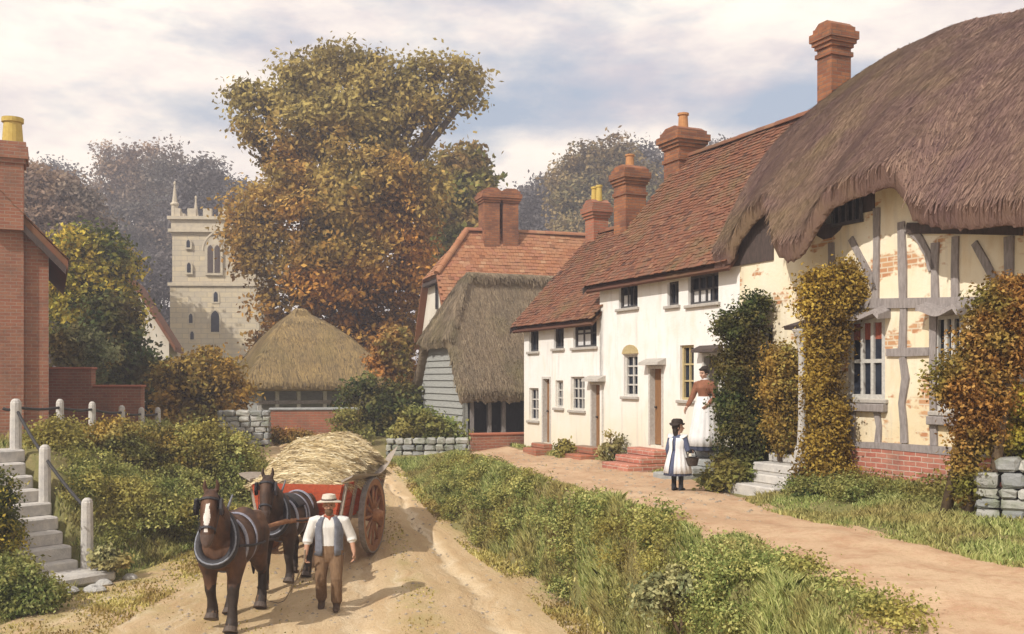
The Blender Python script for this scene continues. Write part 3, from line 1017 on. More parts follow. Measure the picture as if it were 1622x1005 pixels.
for u in np.concatenate([np.arange(eu[0], 18, .14), np.arange(18.2, UEND + .6, .5)]):
    e, wv, zr = eavez(u), eavew(u), ridgez(u)
    base = float(np.interp(u, [9, 12, 14, 30], [4.35, 4.22, 4.15, 4.09]))
    lift = e - base
    f = np.linspace(0, 1, 12)
    zo = base + (zr - base) * (f + .1 * np.sin(np.pi * f)) + lift * (1 - f) ** 2.2
    wo_ = wv + (-RD - wv) * f
    wo_ = wo_ + (wv - .4) * 0
    k = np.clip((u - eu[0]) / 3.5, 0, 1)
    skew = -1.15 * f * (1 - k)                 # the verge leans back up the slope
    out = [(w_, z, s) for w_, z, s in zip(wo_, zo, skew)]
    back = [(-RD - (RD + .6) * g, zr + (3.9 - zr) * g, -1.15 * (1 - k) * (1 - g)) for g in (.06, .35, .7, 1)]
    th = .36
    inner = [(-RD - (RD + .45) * g, zr + (3.9 - zr) * g - th * 1.5, -1.15 * (1 - k) * (1 - g)) for g in (.98, .5, .1)]
    inner += [(w_ - .1 * (j == 0) , z - th * 1.35 + .1 * (j == 0), s) for j, (w_, z, s) in list(enumerate(out))[::-1] if j in (0, 1, 3, 5, 7, 9)]
    prof = out + back + inner
    secs.append([ROW.p(u + s, w_, z + .02 * math.sin(u * 3.1 + w_ * 2)) for w_, z, s in prof])
mb.rings(secs)
thC = thatch('roof', mb, .065, M_THATCH, 80000, tC, 3, .22, .0095)
# walls
W1 = wpx(1182, 516, 1224, 602, nx=3, nz=3)
DC = wpx(1272, 535, 1302, 712)
W2 = wpx(1344, 505, 1402, 632, nx=3)
W3 = wpx(1480, 498, 1526, 652, nx=3)
W4 = wpx(1570, 498, 1622, 645, nx=3)
holes = [(h['a'][0], h['a'][1], h['z'][0], h['z'][1]) for h in (W1, DC, W2, W3, W4)]
m = MB()
wall_cells(m, ROW, C0, UEND, -.3, 4.4, holes, th=.3)
m.box(C0, UEND, -5.3, -.305, -.3, 3.95, ROW)
us = np.linspace(fu(1262), fu(1440), 14)
tops = [max(4.42, min(eavez(u) + .3, 5.3)) for u in us]
m.prism([(us[0], 4.39)] + list(zip(us, tops)) + [(us[-1], 4.39)], lambda a, z: ROW.p(a, -.001, z), lambda a, z: ROW.p(a, -.28, z))
m.prism([(0, 3.95), (-2.7, 7.2), (-5.3, 3.95)], lambda w_, z: ROW.p(C0 + .002, w_ - .31, z), lambda w_, z: ROW.p(C0 + .3, w_ - .31, z))
m.build('wall', M_CREAM, tC, uv=ROW)
for x0, x1, out, zb_ in ((1152, 1226, .03, 4.0), (1268, 1386, .012, 0)):      # dark panels standing in for the shade in the hollows under the lifted thatch
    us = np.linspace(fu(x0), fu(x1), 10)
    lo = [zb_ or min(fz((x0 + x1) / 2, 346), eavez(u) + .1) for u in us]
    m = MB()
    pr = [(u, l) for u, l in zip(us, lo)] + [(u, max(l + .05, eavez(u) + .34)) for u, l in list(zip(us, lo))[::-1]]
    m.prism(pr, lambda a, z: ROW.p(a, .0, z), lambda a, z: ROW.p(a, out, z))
    m.build('shade_panel', M_DKTIMBER, tC)
# brick plinth
p0, p1 = fu(1322), UEND
pl = MB()
pl.rbox(p0, p1, .002, .09, -.3, .86, ROW, .015)
pl.build('plinth', M_REDP, tC, uv=ROW)
# windows, door
window(tC, ROW, *W1['a'], *W1['z'], nx=3, nz=3)
def big_window(W, cur):
    z0, z1 = W['z']
    wd = window(tC, ROW, *W['a'], *W['z'], nx=3, rows=[z0 + (z1 - z0) * .47], mull=.06, fw=.07, rec=.03,
                curtain=(W['a'][0] + .07, W['a'][1] - .07, z0 + (z1 - z0) * .74, z1 - .06, M_CURTAIN) if cur else None)
    a0, a1 = W['a'][0] - .1, W['a'][1] + .12
    h = MB()
    n = 10
    prof = [(a0 + (a1 - a0) * k / n, z1 + .03 + .05 * math.cos(k * .62) - (.1 if k == n else 0)) for k in range(n + 1)]
    h.rings([[ROW.p(a, .005, z + .13), ROW.p(a, .005, z), ROW.p(a, .27, z - .02), ROW.p(a, .25, z + .05)] for a, z in prof])
    h.build('window_hood', M_TIMBER, wd)
    return wd
big_window(W2, True); big_window(W3, False); big_window(W4, False)
for W in (W2, W3, W4):
    MB().rbox(W['a'][0] - .06, W['a'][1] + .06, .002, .11, W['z'][0] - .2, W['z'][0] - .075, ROW, .012).build('timber_beam', M_TIMBER, tC)
door(tC, ROW, *DC['a'], *DC['z'], mat=M_DKTIMBER, fmat=M_SILL)
hd = MB()
a0, a1 = fu(1258, .3), fu(1300, .3)
zt = fz(1272, 516, .3)
hd.prism([(.004, zt - .06), (.42, zt - .06), (.45, zt), (.004, zt + .12)], lambda b, z: ROW.p(a0 - .1, b, z), lambda b, z: ROW.p(a1 + .1, b, z))
hd.prism([(.004, zt - .3), (.06, zt - .3), (.34, zt - .065), (.004, zt - .065)], lambda b, z: ROW.p(a0 - .02, b, z), lambda b, z: ROW.p(a0 + .09, b, z))
hd.build('door_hood', M_DKTIMBER, tC)
ps = MB()
pa = fu(1269, .36)
zb_ = .62
ps.lathe(ROW.p(pa, .34, 0), [(.13, zb_), (.13, zb_ + .1), (.085, zb_ + .2), (.065, zb_ + .6), (.06, zt - .55), (.07, zt - .35), (.11, zt - .2), (.16, zt - .08), (.16, zt - .06)], 14)
ps.build('porch_post', M_STONE, tC, smooth=False)
# attic window under the thatch
a0, a1 = fu(1322, .02), fu(1366, .02)
za, zb2 = fz(1340, 352, .02), fz(1340, 312, .02)
f = MB()
for k in range(5):
    x = a0 + (a1 - a0) * k / 4
    f.box(x - .022, x + .022, .03, .07, za, zb2, ROW)
f.box(a0 - .02, a1 + .02, .014, .076, za - .05, za, ROW).box(a0 - .02, a1 + .02, .014, .076, zb2, zb2 + .05, ROW)
aw = f.build('window', M_DKFRAME, tC)
MB().box(a0, a1, .014, .026, za, zb2, ROW).build('pane', M_GLASS, aw)
# timbers: (x0,y0)-(x1,y1) in photo pixels, width in metres
def beam(nm, pts, wd, mat=None, out=.035):
    mbm = MB()
    q = [(fu(x), fz(x, y)) for x, y in pts]
    prof = []
    for i, (a, z) in enumerate(q):
        i0, i1 = max(i - 1, 0), min(i + 1, len(q) - 1)
        t = Vector((q[i1][0] - q[i0][0], q[i1][1] - q[i0][1])).normalized()
        nrm = Vector((-t.y, t.x))
        wv = wd * .85 * (1 + .12 * math.sin(i * 2.3 + a * 5))
        prof.append([ROW.p(a + nrm.x * s * wv / 2, b, z + nrm.y * s * wv / 2) for s, b in ((-1, -.02), (-1, out), (1, out), (1, -.02))])
    mbm.rings(prof)
    mbm.build(nm, mat or M_TIMBER, tC)
beam('timber_post', [(1390, 330), (1390, 400), (1388, 474)], .15)
beam('timber_post', [(1429, 352), (1431, 420), (1432, 476)], .17)
beam('timber_post', [(1433, 488), (1431, 552)], .15)
beam('timber_post', [(1431, 566), (1436, 600), (1430, 640), (1433, 672), (1434, 702)], .15)
beam('timber_post', [(1483, 385), (1482, 430), (1483, 472)], .15)
beam('timber_post', [(1515, 375), (1514, 430), (1515, 472)], .14)
beam('timber_post', [(1600, 375), (1600, 470)], .16)
beam('timber_post', [(1318, 385), (1319, 440), (1318, 475)], .15)
beam('timber_post', [(1480, 488), (1479, 600), (1481, 706)], .14)
beam('timber_post', [(1352, 652), (1352, 700)], .13)
beam('timber_post', [(1390, 652), (1394, 676), (1392, 702)], .13)
beam('timber_brace', [(1349, 378), (1364, 408), (1379, 436), (1387, 460)], .13)
beam('timber_brace', [(1436, 360), (1458, 378), (1471, 402), (1478, 428)], .14)
beam('timber_brace', [(1545, 385), (1562, 415), (1580, 450)], .13)
beam('timber_beam', [(1300, 483), (1345, 481), (1400, 481), (1470, 480), (1545, 479), (1622, 478)], .16, out=.05)
beam('timber_beam', [(1406, 559), (1440, 558), (1474, 557)], .14, out=.042)
beam('timber_beam', [(1322, 703), (1400, 706), (1500, 714), (1622, 722)], .12, out=.1)
beam('wall_plate', [(1440, 362), (1500, 362), (1622, 362)], .2, M_DKTIMBER, out=.06)
# ridge chimney
chimney(tC, ROW, fu(1318, -RD) , -RD - .05, .42, .5, 7.2, 9.0, (), M_CHIM, cap=.1, band=8.4)
steps('stone_steps', 'four pale stone steps rising to the doorway with the porch post', ROW, DC['a'][0] - .5, DC['a'][1] + .35, 1.28, .02, .02, .62, 4, M_STONE, .03)


# ------------------------------------------------------------------ half-hipped houses: gable towards the lane, ridge running back
def half_hip(fr, L, Wd, ze, zr, zc, hip, ov=.25):
    """returns the roof planes in plan frame fr (a along the ridge, b across); gable at a=0"""
    h = Wd / 2
    sl = (zr - ze) / h
    bc = h - (zr - zc) / sl                      # where the gable is cut by the half hip
    P = fr.p
    front = [P(-ov, -ov, ze - ov * sl), P(L, -ov, ze - ov * sl), P(L, h, zr), P(hip, h, zr), P(-ov, bc - .1, zc - .1 * sl)]
    back = [P(-ov, Wd + ov, ze - ov * sl), P(L, Wd + ov, ze - ov * sl), P(L, h, zr), P(hip, h, zr), P(-ov, Wd - bc + .1, zc - .1 * sl)]
    hipf = [P(-ov, bc - .1, zc - .1 * sl), P(-ov, Wd - bc + .1, zc - .1 * sl), P(hip, h, zr)]
    gable = [(0, 0), (0, ze), (bc, zc - .12), (Wd - bc, zc - .12), (Wd, ze), (Wd, 0)]
    return front, back, hipf, gable

# far tall house with the orange tiled roof
FH = Fr((-2.0, 34.2), (.952, .306), (-.306, .952))
fL, fW, fze, fzr, fzc = 8.5, 4.9, 3.45, 7.3, 5.7
tF = thing('tall_house', 'tall narrow house with an orange tiled half-hipped roof behind the thatched barn', 'house', FH.p(4, 2.4, 0))
front, back, hipf, gable = half_hip(FH, fL, fW, fze, fzr, fzc, 1.15)
m = MB()
m.prism(gable, lambda b, z: FH.p(0, b, z), lambda b, z: FH.p(.3, b, z))
m.box(.301, fL, .0, fW, 0, fze - .1, FH)
m.build('wall', M_FAR, tF, uv=FH)
m = MB()
e0, e1 = front[0], front[1]
Vd = (FH.p(0, fW / 2, fzr) - FH.p(0, -.25, front[0].z))
Uv = (e1 - e0)
def in2(p):
    d = p - e0
    return (d.dot(Uv.normalized()), d.dot(Vd.normalized()))
tiles(m, e0, Uv, Vd, [in2(p) for p in front], tw=.2, ex=.15, sag=lambda u, v: .03 * math.sin(u * 1.3) * math.sin(v))
slab(m, [p - Vector((0, 0, .02)) for p in front], .08)
slab(m, back, .08); slab(m, hipf, .1)
h0 = hipf[0]
hu = (hipf[1] - hipf[0]); hv = hipf[2] - (hipf[0] + hipf[1]) / 2
tiles(m, h0, hu, hv, [(0, 0), (hu.length, 0), (hu.length / 2, hv.length)], tw=.2, ex=.15)
ridge_tiles(m, hipf[2] + Vector((0, 0, .04)), front[2] + Vector((0, 0, .04)), .13)
ridge_tiles(m, front[4] + Vector((0, 0, .06)), hipf[2] + Vector((0, 0, .05)), .13)
rF = m.build('roof', M_TILEF, tF)
chimney(rF, FH, 2.0, fW / 2, .58, .8, 6.6, 8.75, (), M_CHIM, cap=.1)
chimney(rF, FH, 2.72, fW / 2, .58, .8, 6.6, 8.75, (), M_CHIM, cap=.1)
for b, z, s in ((2.2, 4.9, .16), (2.6, 3.6, .2), (1.9, 2.1, .26)):
    wd = MB().box(-.05, -.002, b - s, b + s, z - .5, z + .5, FH).build('window', M_DKFRAME, tF)
    MB().box(-.062, -.052, b - s + .05, b + s - .05, z - .45, z + .45, FH).build('pane', M_GLASS, wd)
MB().box(-.26, -.02, fW / 2 - 1.1, fW / 2 + 1.1, fzc - .42, fzc - .3, FH).build('gable_board', M_DKTIMBER, tF)

# thatched barn with the weatherboarded gable, in front of it
GH = Fr((-1.36, 29.0), (.914, .406), (-.406, .914))
gL, gW, gze, gzr, gzc = 5.2, 3.7, 1.75, 4.75, 3.0
tG = thing('thatched_barn', 'grey thatched barn with a weatherboarded gable and open front, beside the low white cottage', 'barn', GH.p(2, 1.8, 0))
front, back, hipf, gable = half_hip(GH, gL, gW, gze, gzr, gzc, .75, .3)
mb = MB()
up = Vector((0, 0, .3))
for poly in (front, back, hipf):
    n = len(poly)
    mb.add([p + up for p in poly] + [p - up * .5 for p in poly], [tuple(range(n)), tuple(range(2 * n - 1, n - 1, -1))] + [(i, (i + 1) % n, n + (i + 1) % n, n + i) for i in range(n)])
mb.tube([hipf[2] + up * .6, front[2] + up * .6], .26, 10)
mb.tube([front[4] + up * .3, hipf[2] + up * .5], .2, 8); mb.tube([back[4] + up * .3, hipf[2] + up * .5], .2, 8)
thatch('roof', mb, .075, M_THATCHG, 30000, tG, 8, .28, .012)
M_BOARD = m_plain('weatherboard', (.4, .4, .36), (.26, .26, .25), 6, stretch=(1, 1, 8), bump=.4)
M_TAR = m_plain('tarred_boards', (.07, .075, .085), (.04, .04, .045), 6, stretch=(8, 8, 1), bump=.4)
m = MB()
zg = .25
k = 0
z = zg
hh = gW / 2
while z < gzc - .15:
    zz = z + .2
    cut = lambda q: 0 if q <= gze else (q - gze) / ((gzr - gze) / hh)
    b0, b1 = cut(zz) + .04, gW - cut(zz) - .04
    m.hexa([GH.p(-.075, b0, z), GH.p(0, b0, z), GH.p(0, b1, z), GH.p(-.075, b1, z), GH.p(-.03, b0, zz + .02), GH.p(0, b0, zz + .02), GH.p(0, b1, zz + .02), GH.p(-.03, b1, zz + .02)])
    z = zz
m.box(.002, .12, .05, gW - .05, -.2, gze, GH)
m.build('gable_wall', M_BOARD, tG)
m = MB()
m.box(.13, gL, gW - .25, gW - .1, -.2, gze, GH).box(.13, gL, .7, .8, 1.0, gze, GH)
m.build('wall', M_TAR, tG)
for a in (.2, .75, 1.2, 1.95, 2.7, 3.5):
    MB().box(a, a + .11, .05, .16, -.2, gze - .02, GH).build('post', M_TIMBER, tG)
MB().box(.12, gL, .02, .2, gze - .14, gze + .05, GH).build('lintel', M_DKTIMBER, tG)

# low brick wall before the barn's open front
bw = Fr((-1.12, 27.6), (.95, .3))
tW = thing('brick_wall', 'low red brick wall between the barn and the end of the white row', 'wall', bw.p(.8, 0, 0))
m = MB(); m.box(0, 1.75, -.12, .12, -.4, .34, bw); m.build('wall', M_RED, tW, uv=bw)
m = MB(); m.rbox(-.03, 1.78, -.15, .15, .341, .41, bw, .02); m.build('coping', M_DKBRICK, tW)

# thatched barn in the middle distance, left of the lane
HB = Fr((-9.4, 37.2), (.914, .406), (-.406, .914))
tH = thing('thatched_barn', 'thatched barn with a pyramid-like hipped roof below the tall tree', 'barn', HB.p(2.4, 1.9, .2))
hL, hW, hze, hzr = 5.0, 4.2, 1.9, 4.5
mb = MB()
P = HB.p
o = .45
r0, r1 = P(1.75, hW / 2, hzr), P(2.35, hW / 2, hzr)
c4 = [P(-o, -o, hze - .15), P(hL + o, -o, hze - .15), P(hL + o, hW + o, hze - .15), P(-o, hW + o, hze - .15)]
lo = [p - Vector((0, 0, .32)) for p in c4]
def lerp4(f, up_, g):
    q = [P(1.75, hW / 2 - .01, hzr), P(2.35, hW / 2 - .01, hzr), P(2.35, hW / 2 + .01, hzr), P(1.75, hW / 2 + .01, hzr)]
    return [c.lerp(d, f) + Vector((0, 0, up_)) + (c - P(2.05, hW / 2, c.z)).normalized() * g for c, d in zip(c4, q)]
mb.rings([lo, c4, lerp4(.3, .1, .16), lerp4(.58, .16, .24), lerp4(.82, .12, .18), lerp4(.97, .04, .04)])
mb.tube([r0, r1], .2, 10)
thatch('roof', mb, .085, M_THATCHY, 26000, tH, 14, .32, .014)
m = MB(); m.box(.1, hL, .5, hW, -.3, hze - .2, HB); m.build('wall', M_BOARD, tH)
for a in (.05, .7, 1.5, 2.5, 3.5, 4.4):
    MB().box(a, a + .14, .1, .24, -.3, hze - .1, HB).build('post', M_FRAME, tH)
MB().box(.0, hL, .08, .26, .95, 1.08, HB).build('rail', M_TIMBER, tH)

# brick wall and stone pier below that barn, stone wall under the green mound
fw_ = Fr(tuple(at(428, 660, 30))[:2], (1, .16))
tW = thing('brick_wall', 'dull brick garden wall below the thatched barn in the middle distance', 'wall', fw_.p(1.2, 0, 0))
m = MB(); m.box(0, 2.6, -.15, .15, -.2, .95, fw_); m.build('wall', M_DKBRICK, tW, uv=fw_)
m = MB(); m.rbox(-.03, 2.63, -.19, .19, .951, 1.03, fw_, .02); m.build('coping', M_GREYSTONE, tW)

def rubble(name, label, fr, a0, a1, b0, b1, z0, z1, sz, mat, top=None):
    """dry stone wall of separate rounded stones in rough courses"""
    m = MB()
    z = z0
    core = MB()
    while z < z1:
        h = sz * random.uniform(.6, .95)
        a = a0 - random.uniform(0, sz)
        while a < a1:
            l = sz * random.uniform(.9, 1.9)
            zt = top(a) if top else z1
            if z + h * .5 < zt:
                j = lambda s: random.uniform(-s, s) * sz
                x0, x1 = max(a, a0) + .01, min(a + l, a1) - .01
                if x1 - x0 > .05:
                    ja, jb = j(.09), j(.12)
                    n0 = len(m.V)
                    m.rbox(x0, x1, b0 + jb, b1 + j(.12), z + .006 + j(.02), z + h - .006 + j(.02), fr, min(.2 * h, .035), random.random())
                    for q in range(n0, len(m.V)):
                        v = m.V[q]
                        m.V[q] = (v[0] + random.gauss(0, .012), v[1] + random.gauss(0, .012), v[2] + random.gauss(0, .01))
            a += l
        z += h
    t = thing(name, label, 'wall', fr.p((a0 + a1) / 2, (b0 + b1) / 2, z0))
    m.build('stonework', mat, t, uv=fr)
    return t
t_ = NT('rubble_stone')
pp = t_.pos()
c1 = t_.ramp(t_.attr('tint'), [(0., (.24, .25, .25)), (.5, (.4, .39, .36)), (1., (.55, .53, .47))])
c1 = t_.mix(t_.ramp(t_.noise(pp, 3.5, 6), [(.45, 0.), (.65, .8)]), c1, (.2, .22, .14))
M_RUBBLE = t_.finish(t_.mix(t_.math('MULTIPLY', t_.noise(pp, 22, 4), .4), c1, (.1, .1, .1)), .95, t_.noise(pp, 18, 5), .7, .03)
s1 = Fr((-3.35, 26.9), (1, .03))
rubble('stone_wall', 'long low grey stone wall under the green mound at the end of the lane', s1, 0, 2.25, -.2, .2, -.6, .33, .2, M_RUBBLE)
s2 = Fr(tuple(at(380, 660, 29))[:2], (1, .1))
rubble('stone_wall', 'short grey stone wall behind the bank bushes, below the barn', s2, -.6, .86, -.2, .2, -.2, .95, .22, M_RUBBLE)
s3 = Fr(tuple(at(1546, 760, 12.7))[:2], (.85, -.52))
rubble('stone_wall', 'mossy dry stone wall beside the round topped tree at the right edge', s3, 0, 2.6, -.2, .22, -.2, .98, .2, M_RUBBLE, top=lambda a: .86 + .12 * math.sin(a * 4))

# ------------------------------------------------------------------ church tower
CH = Fr((-23.7, 70.0), (1, 0.05))
tT = thing('church_tower', 'pale stone church tower with corner pinnacles rising behind the trees', 'church', CH.p(3, 3, 0))
M_CH = m_brick('church_stone', (.6, .5, .33), (.47, .41, .31), (.36, .31, .24), dirt=(.36, .32, .28), bw=.85, rh=.36, ms=.022)
M_CHD = m_plain('church_trim', (.6, .52, .38), (.44, .38, .3), 3)
cw, ztop, zstr = 6.1, 13.45, 8.45
def cz(py): return EYE + (HY - py) * 70 / FOC
m = MB()
m.box(0, cw, 0, cw, -.5, zstr, CH).box(.12, cw - .12, .12, cw - .12, zstr, cz(365), CH)
m.build('wall', M_CH, tT, uv=CH)
for z, e in ((zstr, .14), (cz(365), .12), (cz(345), .16)):
    MB().box(-e, cw + e, -e, cw + e, z - .12, z + .1, CH).build('string_course', M_CHD, tT)
m = MB()
q0 = cz(365) + .1
m.box(.05, cw - .05, .05, .4, q0, cz(347), CH).box(.05, cw - .05, cw - .4, cw - .05, q0, cz(347), CH).box(.05, .4, .4, cw - .4, q0, cz(347), CH).box(cw - .4, cw - .05, .4, cw - .4, q0, cz(347), CH)
for i in range(6):
    a = .1 + i * (cw - .75) / 5
    m.box(a, a + .58, .04, .38, cz(345) + .1, cz(330), CH).box(a, a + .58, cw - .38, cw - .04, cz(345) + .1, cz(330), CH)
    if 0 < i < 5:
        m.box(.04, .38, a, a + .58, cz(345) + .1, cz(330), CH).box(cw - .38, cw - .04, a, a + .58, cz(345) + .1, cz(330), CH)
m.build('parapet', M_CHD, tT)
for a in (.25, cw - .25):
    for b in (.25, cw - .25):
        m = MB()
        c = CH.p(a, b, cz(347))
        m.lathe(c, [(.24, 0), (.24, .95), (.31, 1.0), (.3, 1.1), (.19, 1.2), (.1, 1.9), (.05, 2.4), (.09, 2.45), (.08, 2.58), (.02, 2.68)], 8)
        m.build('pinnacle', M_CHD, tT)
def gothic(a, z0, z1, hw, n=9):
    """pointed-arch outline"""
    sp = z1 - hw * 1.7
    pts = [(a - hw, z0), (a + hw, z0), (a + hw, sp)]
    for k in range(1, n):
        t = k / n * math.acos(.5 / 1)  # 60 degrees
        pts.append((a - hw + 2 * hw * math.cos(t), sp + 2 * hw * math.sin(t) * .98))
    pts.append((a, sp + 2 * hw * math.sin(math.acos(.5)) * .98))
    for k in range(n - 1, 0, -1):
        t = k / n * math.acos(.5)
        pts.append((a + hw - 2 * hw * math.cos(t), sp + 2 * hw * math.sin(t) * .98))
    pts.append((a - hw, sp))
    return pts
wa = (338 - CX) / FOC * 70 + 23.7
m = MB()
m.prism(gothic(wa, cz(436), cz(374), .6), lambda a, z: CH.p(a, -.06, z), lambda a, z: CH.p(a, .1, z))
wd = m.build('window', M_CHD, tT)
for s in (-.24, .24):
    MB().prism(gothic(wa + s, cz(432), cz(388), .19), lambda a, z: CH.p(a, -.085, z), lambda a, z: CH.p(a, -.062, z)).build('louvre', M_DKTIMBER, wd)
hm = MB()
ar = [p for p in gothic(wa, cz(398), cz(369), .74)][2:]
for p, q in zip(ar[:-1], ar[1:]):
    hm.tube([CH.p(p[0], -.08, p[1]), CH.p(q[0], -.08, q[1])], .08, 6)
hm.build('hood_mould', M_CHD, wd)
for px, y0, y1, hw in ((299, 432, 416, .13), (298, 392, 380, .12), (340, 526, 492, .28), (302, 512, 497, .12), (304, 538, 525, .12), (341, 478, 462, .14)):
    a = (px - CX) / FOC * 70 + 23.7
    wd = MB().prism(gothic(a, cz(y0) - .12, cz(y1) + .12, hw + .12), lambda x, z: CH.p(x, -.05, z), lambda x, z: CH.p(x, .05, z)).build('window', M_CHD, tT)
    MB().prism(gothic(a, cz(y0), cz(y1), hw), lambda x, z: CH.p(x, -.065, z), lambda x, z: CH.p(x, -.052, z)).build('pane', M_GLASS, wd)

# small cottage among the trees below the tower
SH = Fr(tuple(at(205, 600, 47))[:2], (1, .25))
tS = thing('small_cottage', 'small cottage with a dark tiled gable showing between hedge and church tower', 'cottage', SH.p(0, 2, 0))
m = MB()
m.prism([(-1.9, 0), (1.75, 0), (1.75, 3.7), (.1, 6.3), (-1.9, 3.7)], lambda a, z: SH.p(a, 0, z), lambda a, z: SH.p(a, 5, z))
m.build('wall', M_FAR, tS, uv=SH)
m = MB()
for s, e in ((1, 2.05), (-1, -2.2)):
    m.prism([(.1, 6.35), (e, 3.15), (e, 3.4), (.1, 6.62)], lambda a, z: SH.p(a, -.35, z), lambda a, z: SH.p(a, 5.2, z))
m.build('roof', M_TILE, tS)
MB().box(-.1, .5, -.04, -.002, 3.2, 4.2, SH).build('window', M_DKFRAME, tS)

# ------------------------------------------------------------------ brick house at the left edge
LH = Fr((-10.55, 23.0), (.909, .417))
tL = thing('brick_house', 'red brick house with a tall chimney on its gable at the left edge', 'house', LH.p(-3, 3, .5))
ze, za = 4.75, 8.75
m = MB()
m.prism([(-7.6, 0), (0, 0), (0, ze), (-3.8, za), (-7.6, ze)], lambda a, z: LH.p(a, 0, z), lambda a, z: LH.p(a, 7, z))
m.build('wall', M_RED, tL, uv=LH)
m = MB()
sl = (za - ze) / 3.8
for s in (1, -1):
    e = -3.8 + s * 4.2
    m.prism([(-3.8, za + .02), (e, ze - .4 * sl + .02), (e, ze - .4 * sl + .24), (-3.8, za + .26)], lambda a, z: LH.p(a, -.28, z), lambda a, z: LH.p(a, 7.2, z))
tiles(m, LH.p(.4, -.3, ze - .4 * sl + .25), LH.p(0, 1, 0) - LH.p(0, 0, 0), LH.p(-3.8, 0, za + .26) - LH.p(.4, 0, ze - .4 * sl + .24), [(0, 0), (7.5, 0), (7.5, 6.3), (0, 6.3)])
rL = m.build('roof', M_TILE, tL)
m = MB()
m.prism([(-3.8, za - .12), (.36, ze - .36 * sl - .12), (.36, ze - .36 * sl + .06), (-3.8, za + .06)], lambda a, z: LH.p(a, -.33, z), lambda a, z: LH.p(a, -.285, z))
m.build('bargeboard', M_DKTIMBER, rL)
def lx(px): return (px - CX) / FOC * 22.6 + 10.55
ca, cb = lx(8), lx(48)
chl = MB()
zc_ = lambda py: EYE + (HY - py) * 22.6 / FOC
cb -= .28
chl.box(ca - .5, cb, -.14, .5, .3, 5.2, LH).box(ca - .5, cb, -.36, .4, 5.2, zc_(262), LH)
chl.box(ca - .55, cb + .04, -.4, .45, zc_(262), zc_(255), LH).box(ca - .6, cb + .09, -.45, .5, zc_(255), zc_(236), LH).box(ca - .56, cb + .05, -.41, .46, zc_(236), zc_(228), LH)
cl_ = chl.build('chimney', M_RED, tL, uv=LH)
MB().lathe(LH.p(lx(12), .02, zc_(228)), [(.24, 0), (.22, .05), (.19, .48), (.23, .5), (.23, .6), (.16, .6), (.16, .4)], 16).build('chimney_pot', M_YPOT, cl_)
# garden wall stepping down behind the posts
gw = Fr(tuple(at(60, 600, 27.8))[:2], (1, .0))
tW = thing('brick_wall', 'red brick garden wall with a stepped top behind the white posts', 'wall', gw.p(1.5, 0, .3))
a1_, a2_ = (148 - 60) / FOC * 27.8, (226 - 60) / FOC * 27.8
zw = lambda py: EYE + (HY - py) * 27.8 / FOC
m = MB(); m.box(-1.5, a1_, -.15, .15, .2, zw(586), gw).box(a1_, a2_, -.15, .15, .2, zw(614), gw); m.build('wall', M_RED, tW, uv=gw)
m = MB(); m.rbox(-1.5, a1_ + .04, -.19, .19, zw(586) + .001, zw(586) + .07, gw, .02); m.rbox(a1_ + .045, a2_ + .04, -.19, .19, zw(614) + .001, zw(614) + .07, gw, .02); m.build('coping', M_DKBRICK, tW)

# ------------------------------------------------------------------ stone steps with posts and iron rail, left of the lane
tP = thing('stone_steps', 'worn stone garden steps climbing the left bank beside the white posts', 'steps', SF.p(slen / 2, .5, -1.5))
ns = 9
zb0, zt0 = -1.5, .56
for k in range(ns):
    a = slen * k / ns
    za_, zb_ = zb0 + (zt0 - zb0) * k / ns, zb0 + (zt0 - zb0) * (k + 1) / ns
    m = MB()
    m.rbox(a + random.uniform(-.05, .05), a + slen / ns + .32, .05 + random.uniform(-.06, .08), 1.15 + random.uniform(-.1, .1), za_ - .02, zb_, SF, .03)
    m.build('tread', M_STONE, tP)
m = MB(); m.rbox(-.62, .1, -.25, 1.3, -1.62, -1.42, SF, .05); m.build('threshold_slab', M_STONE, tP)
def post_mesh(h, r):
    m = MB()
    m.lathe((0, 0, 0), [(r * 1.04, -.4), (r, h * .5), (r * .93, h - .07), (r * .75, h - .02), (r * .35, h + .01)], 10)
    return m
p0 = thing('fence_post', 'tall pale post at the foot of the garden steps', 'post', group='white posts of the garden rail')
post_mesh(1.0, .105).build('shaft', M_STONE, p0)
POSTS = [(138, 880, 17.75, 'tall pale post at the foot of the garden steps'), (71, 792, 18.5, 'pale post halfway up the garden steps'), (25, 716, 19.2, 'thick pale post at the top of the garden steps')]
row_lbl = ['first slim post of the terrace rail from the steps, against the brick house', 'second slim post of the terrace rail from the steps', 'third slim post of the terrace rail from the steps',
           'fourth slim post of the terrace rail, near the wall end', 'last slim post of the terrace rail, clear of the brick wall']
for px, Y, l in zip((95, 146, 193, 224, 250), (21.2, 23.2, 25.2, 26.5, 27.6), row_lbl):
    POSTS.append((px, None, Y, l))
tops = []
for k, (px, py, Y, l) in enumerate(POSTS):
    o = p0 if k == 0 else p0.copy()
    if k:
        COL.objects.link(o)
        for ch in p0.children:
            c = ch.copy(); COL.objects.link(c); c.parent = o
    x = (px - CX) / FOC * Y
    if py:
        z = EYE - (py - HY) * Y / FOC
    else:
        z = EYE - (({95: 633, 146: 637, 193: 643, 224: 646, 250: 646}[px]) - HY) * Y / FOC - 1.0
    o.location = (x, Y, z)
    o['label'] = l
    if k >= 3:
        o.scale = (.8, .8, 1)
    tops.append(Vector((x, Y, z + 1.0)))
rail = MB()
A = [tops[0] + Vector((0, 0, -.2)), tops[1] + Vector((0, 0, -.22)), tops[2] + Vector((0, 0, -.17))]
def rail_run(pts):
    q = []
    for a, b in zip(pts[:-1], pts[1:]):
        q += [a.lerp(b, i / 6) - Vector((0, 0, .04 * math.sin(math.pi * i / 6))) for i in range(6)]
    return q + [pts[-1]]
rail.tube(rail_run(A), .03, 8)
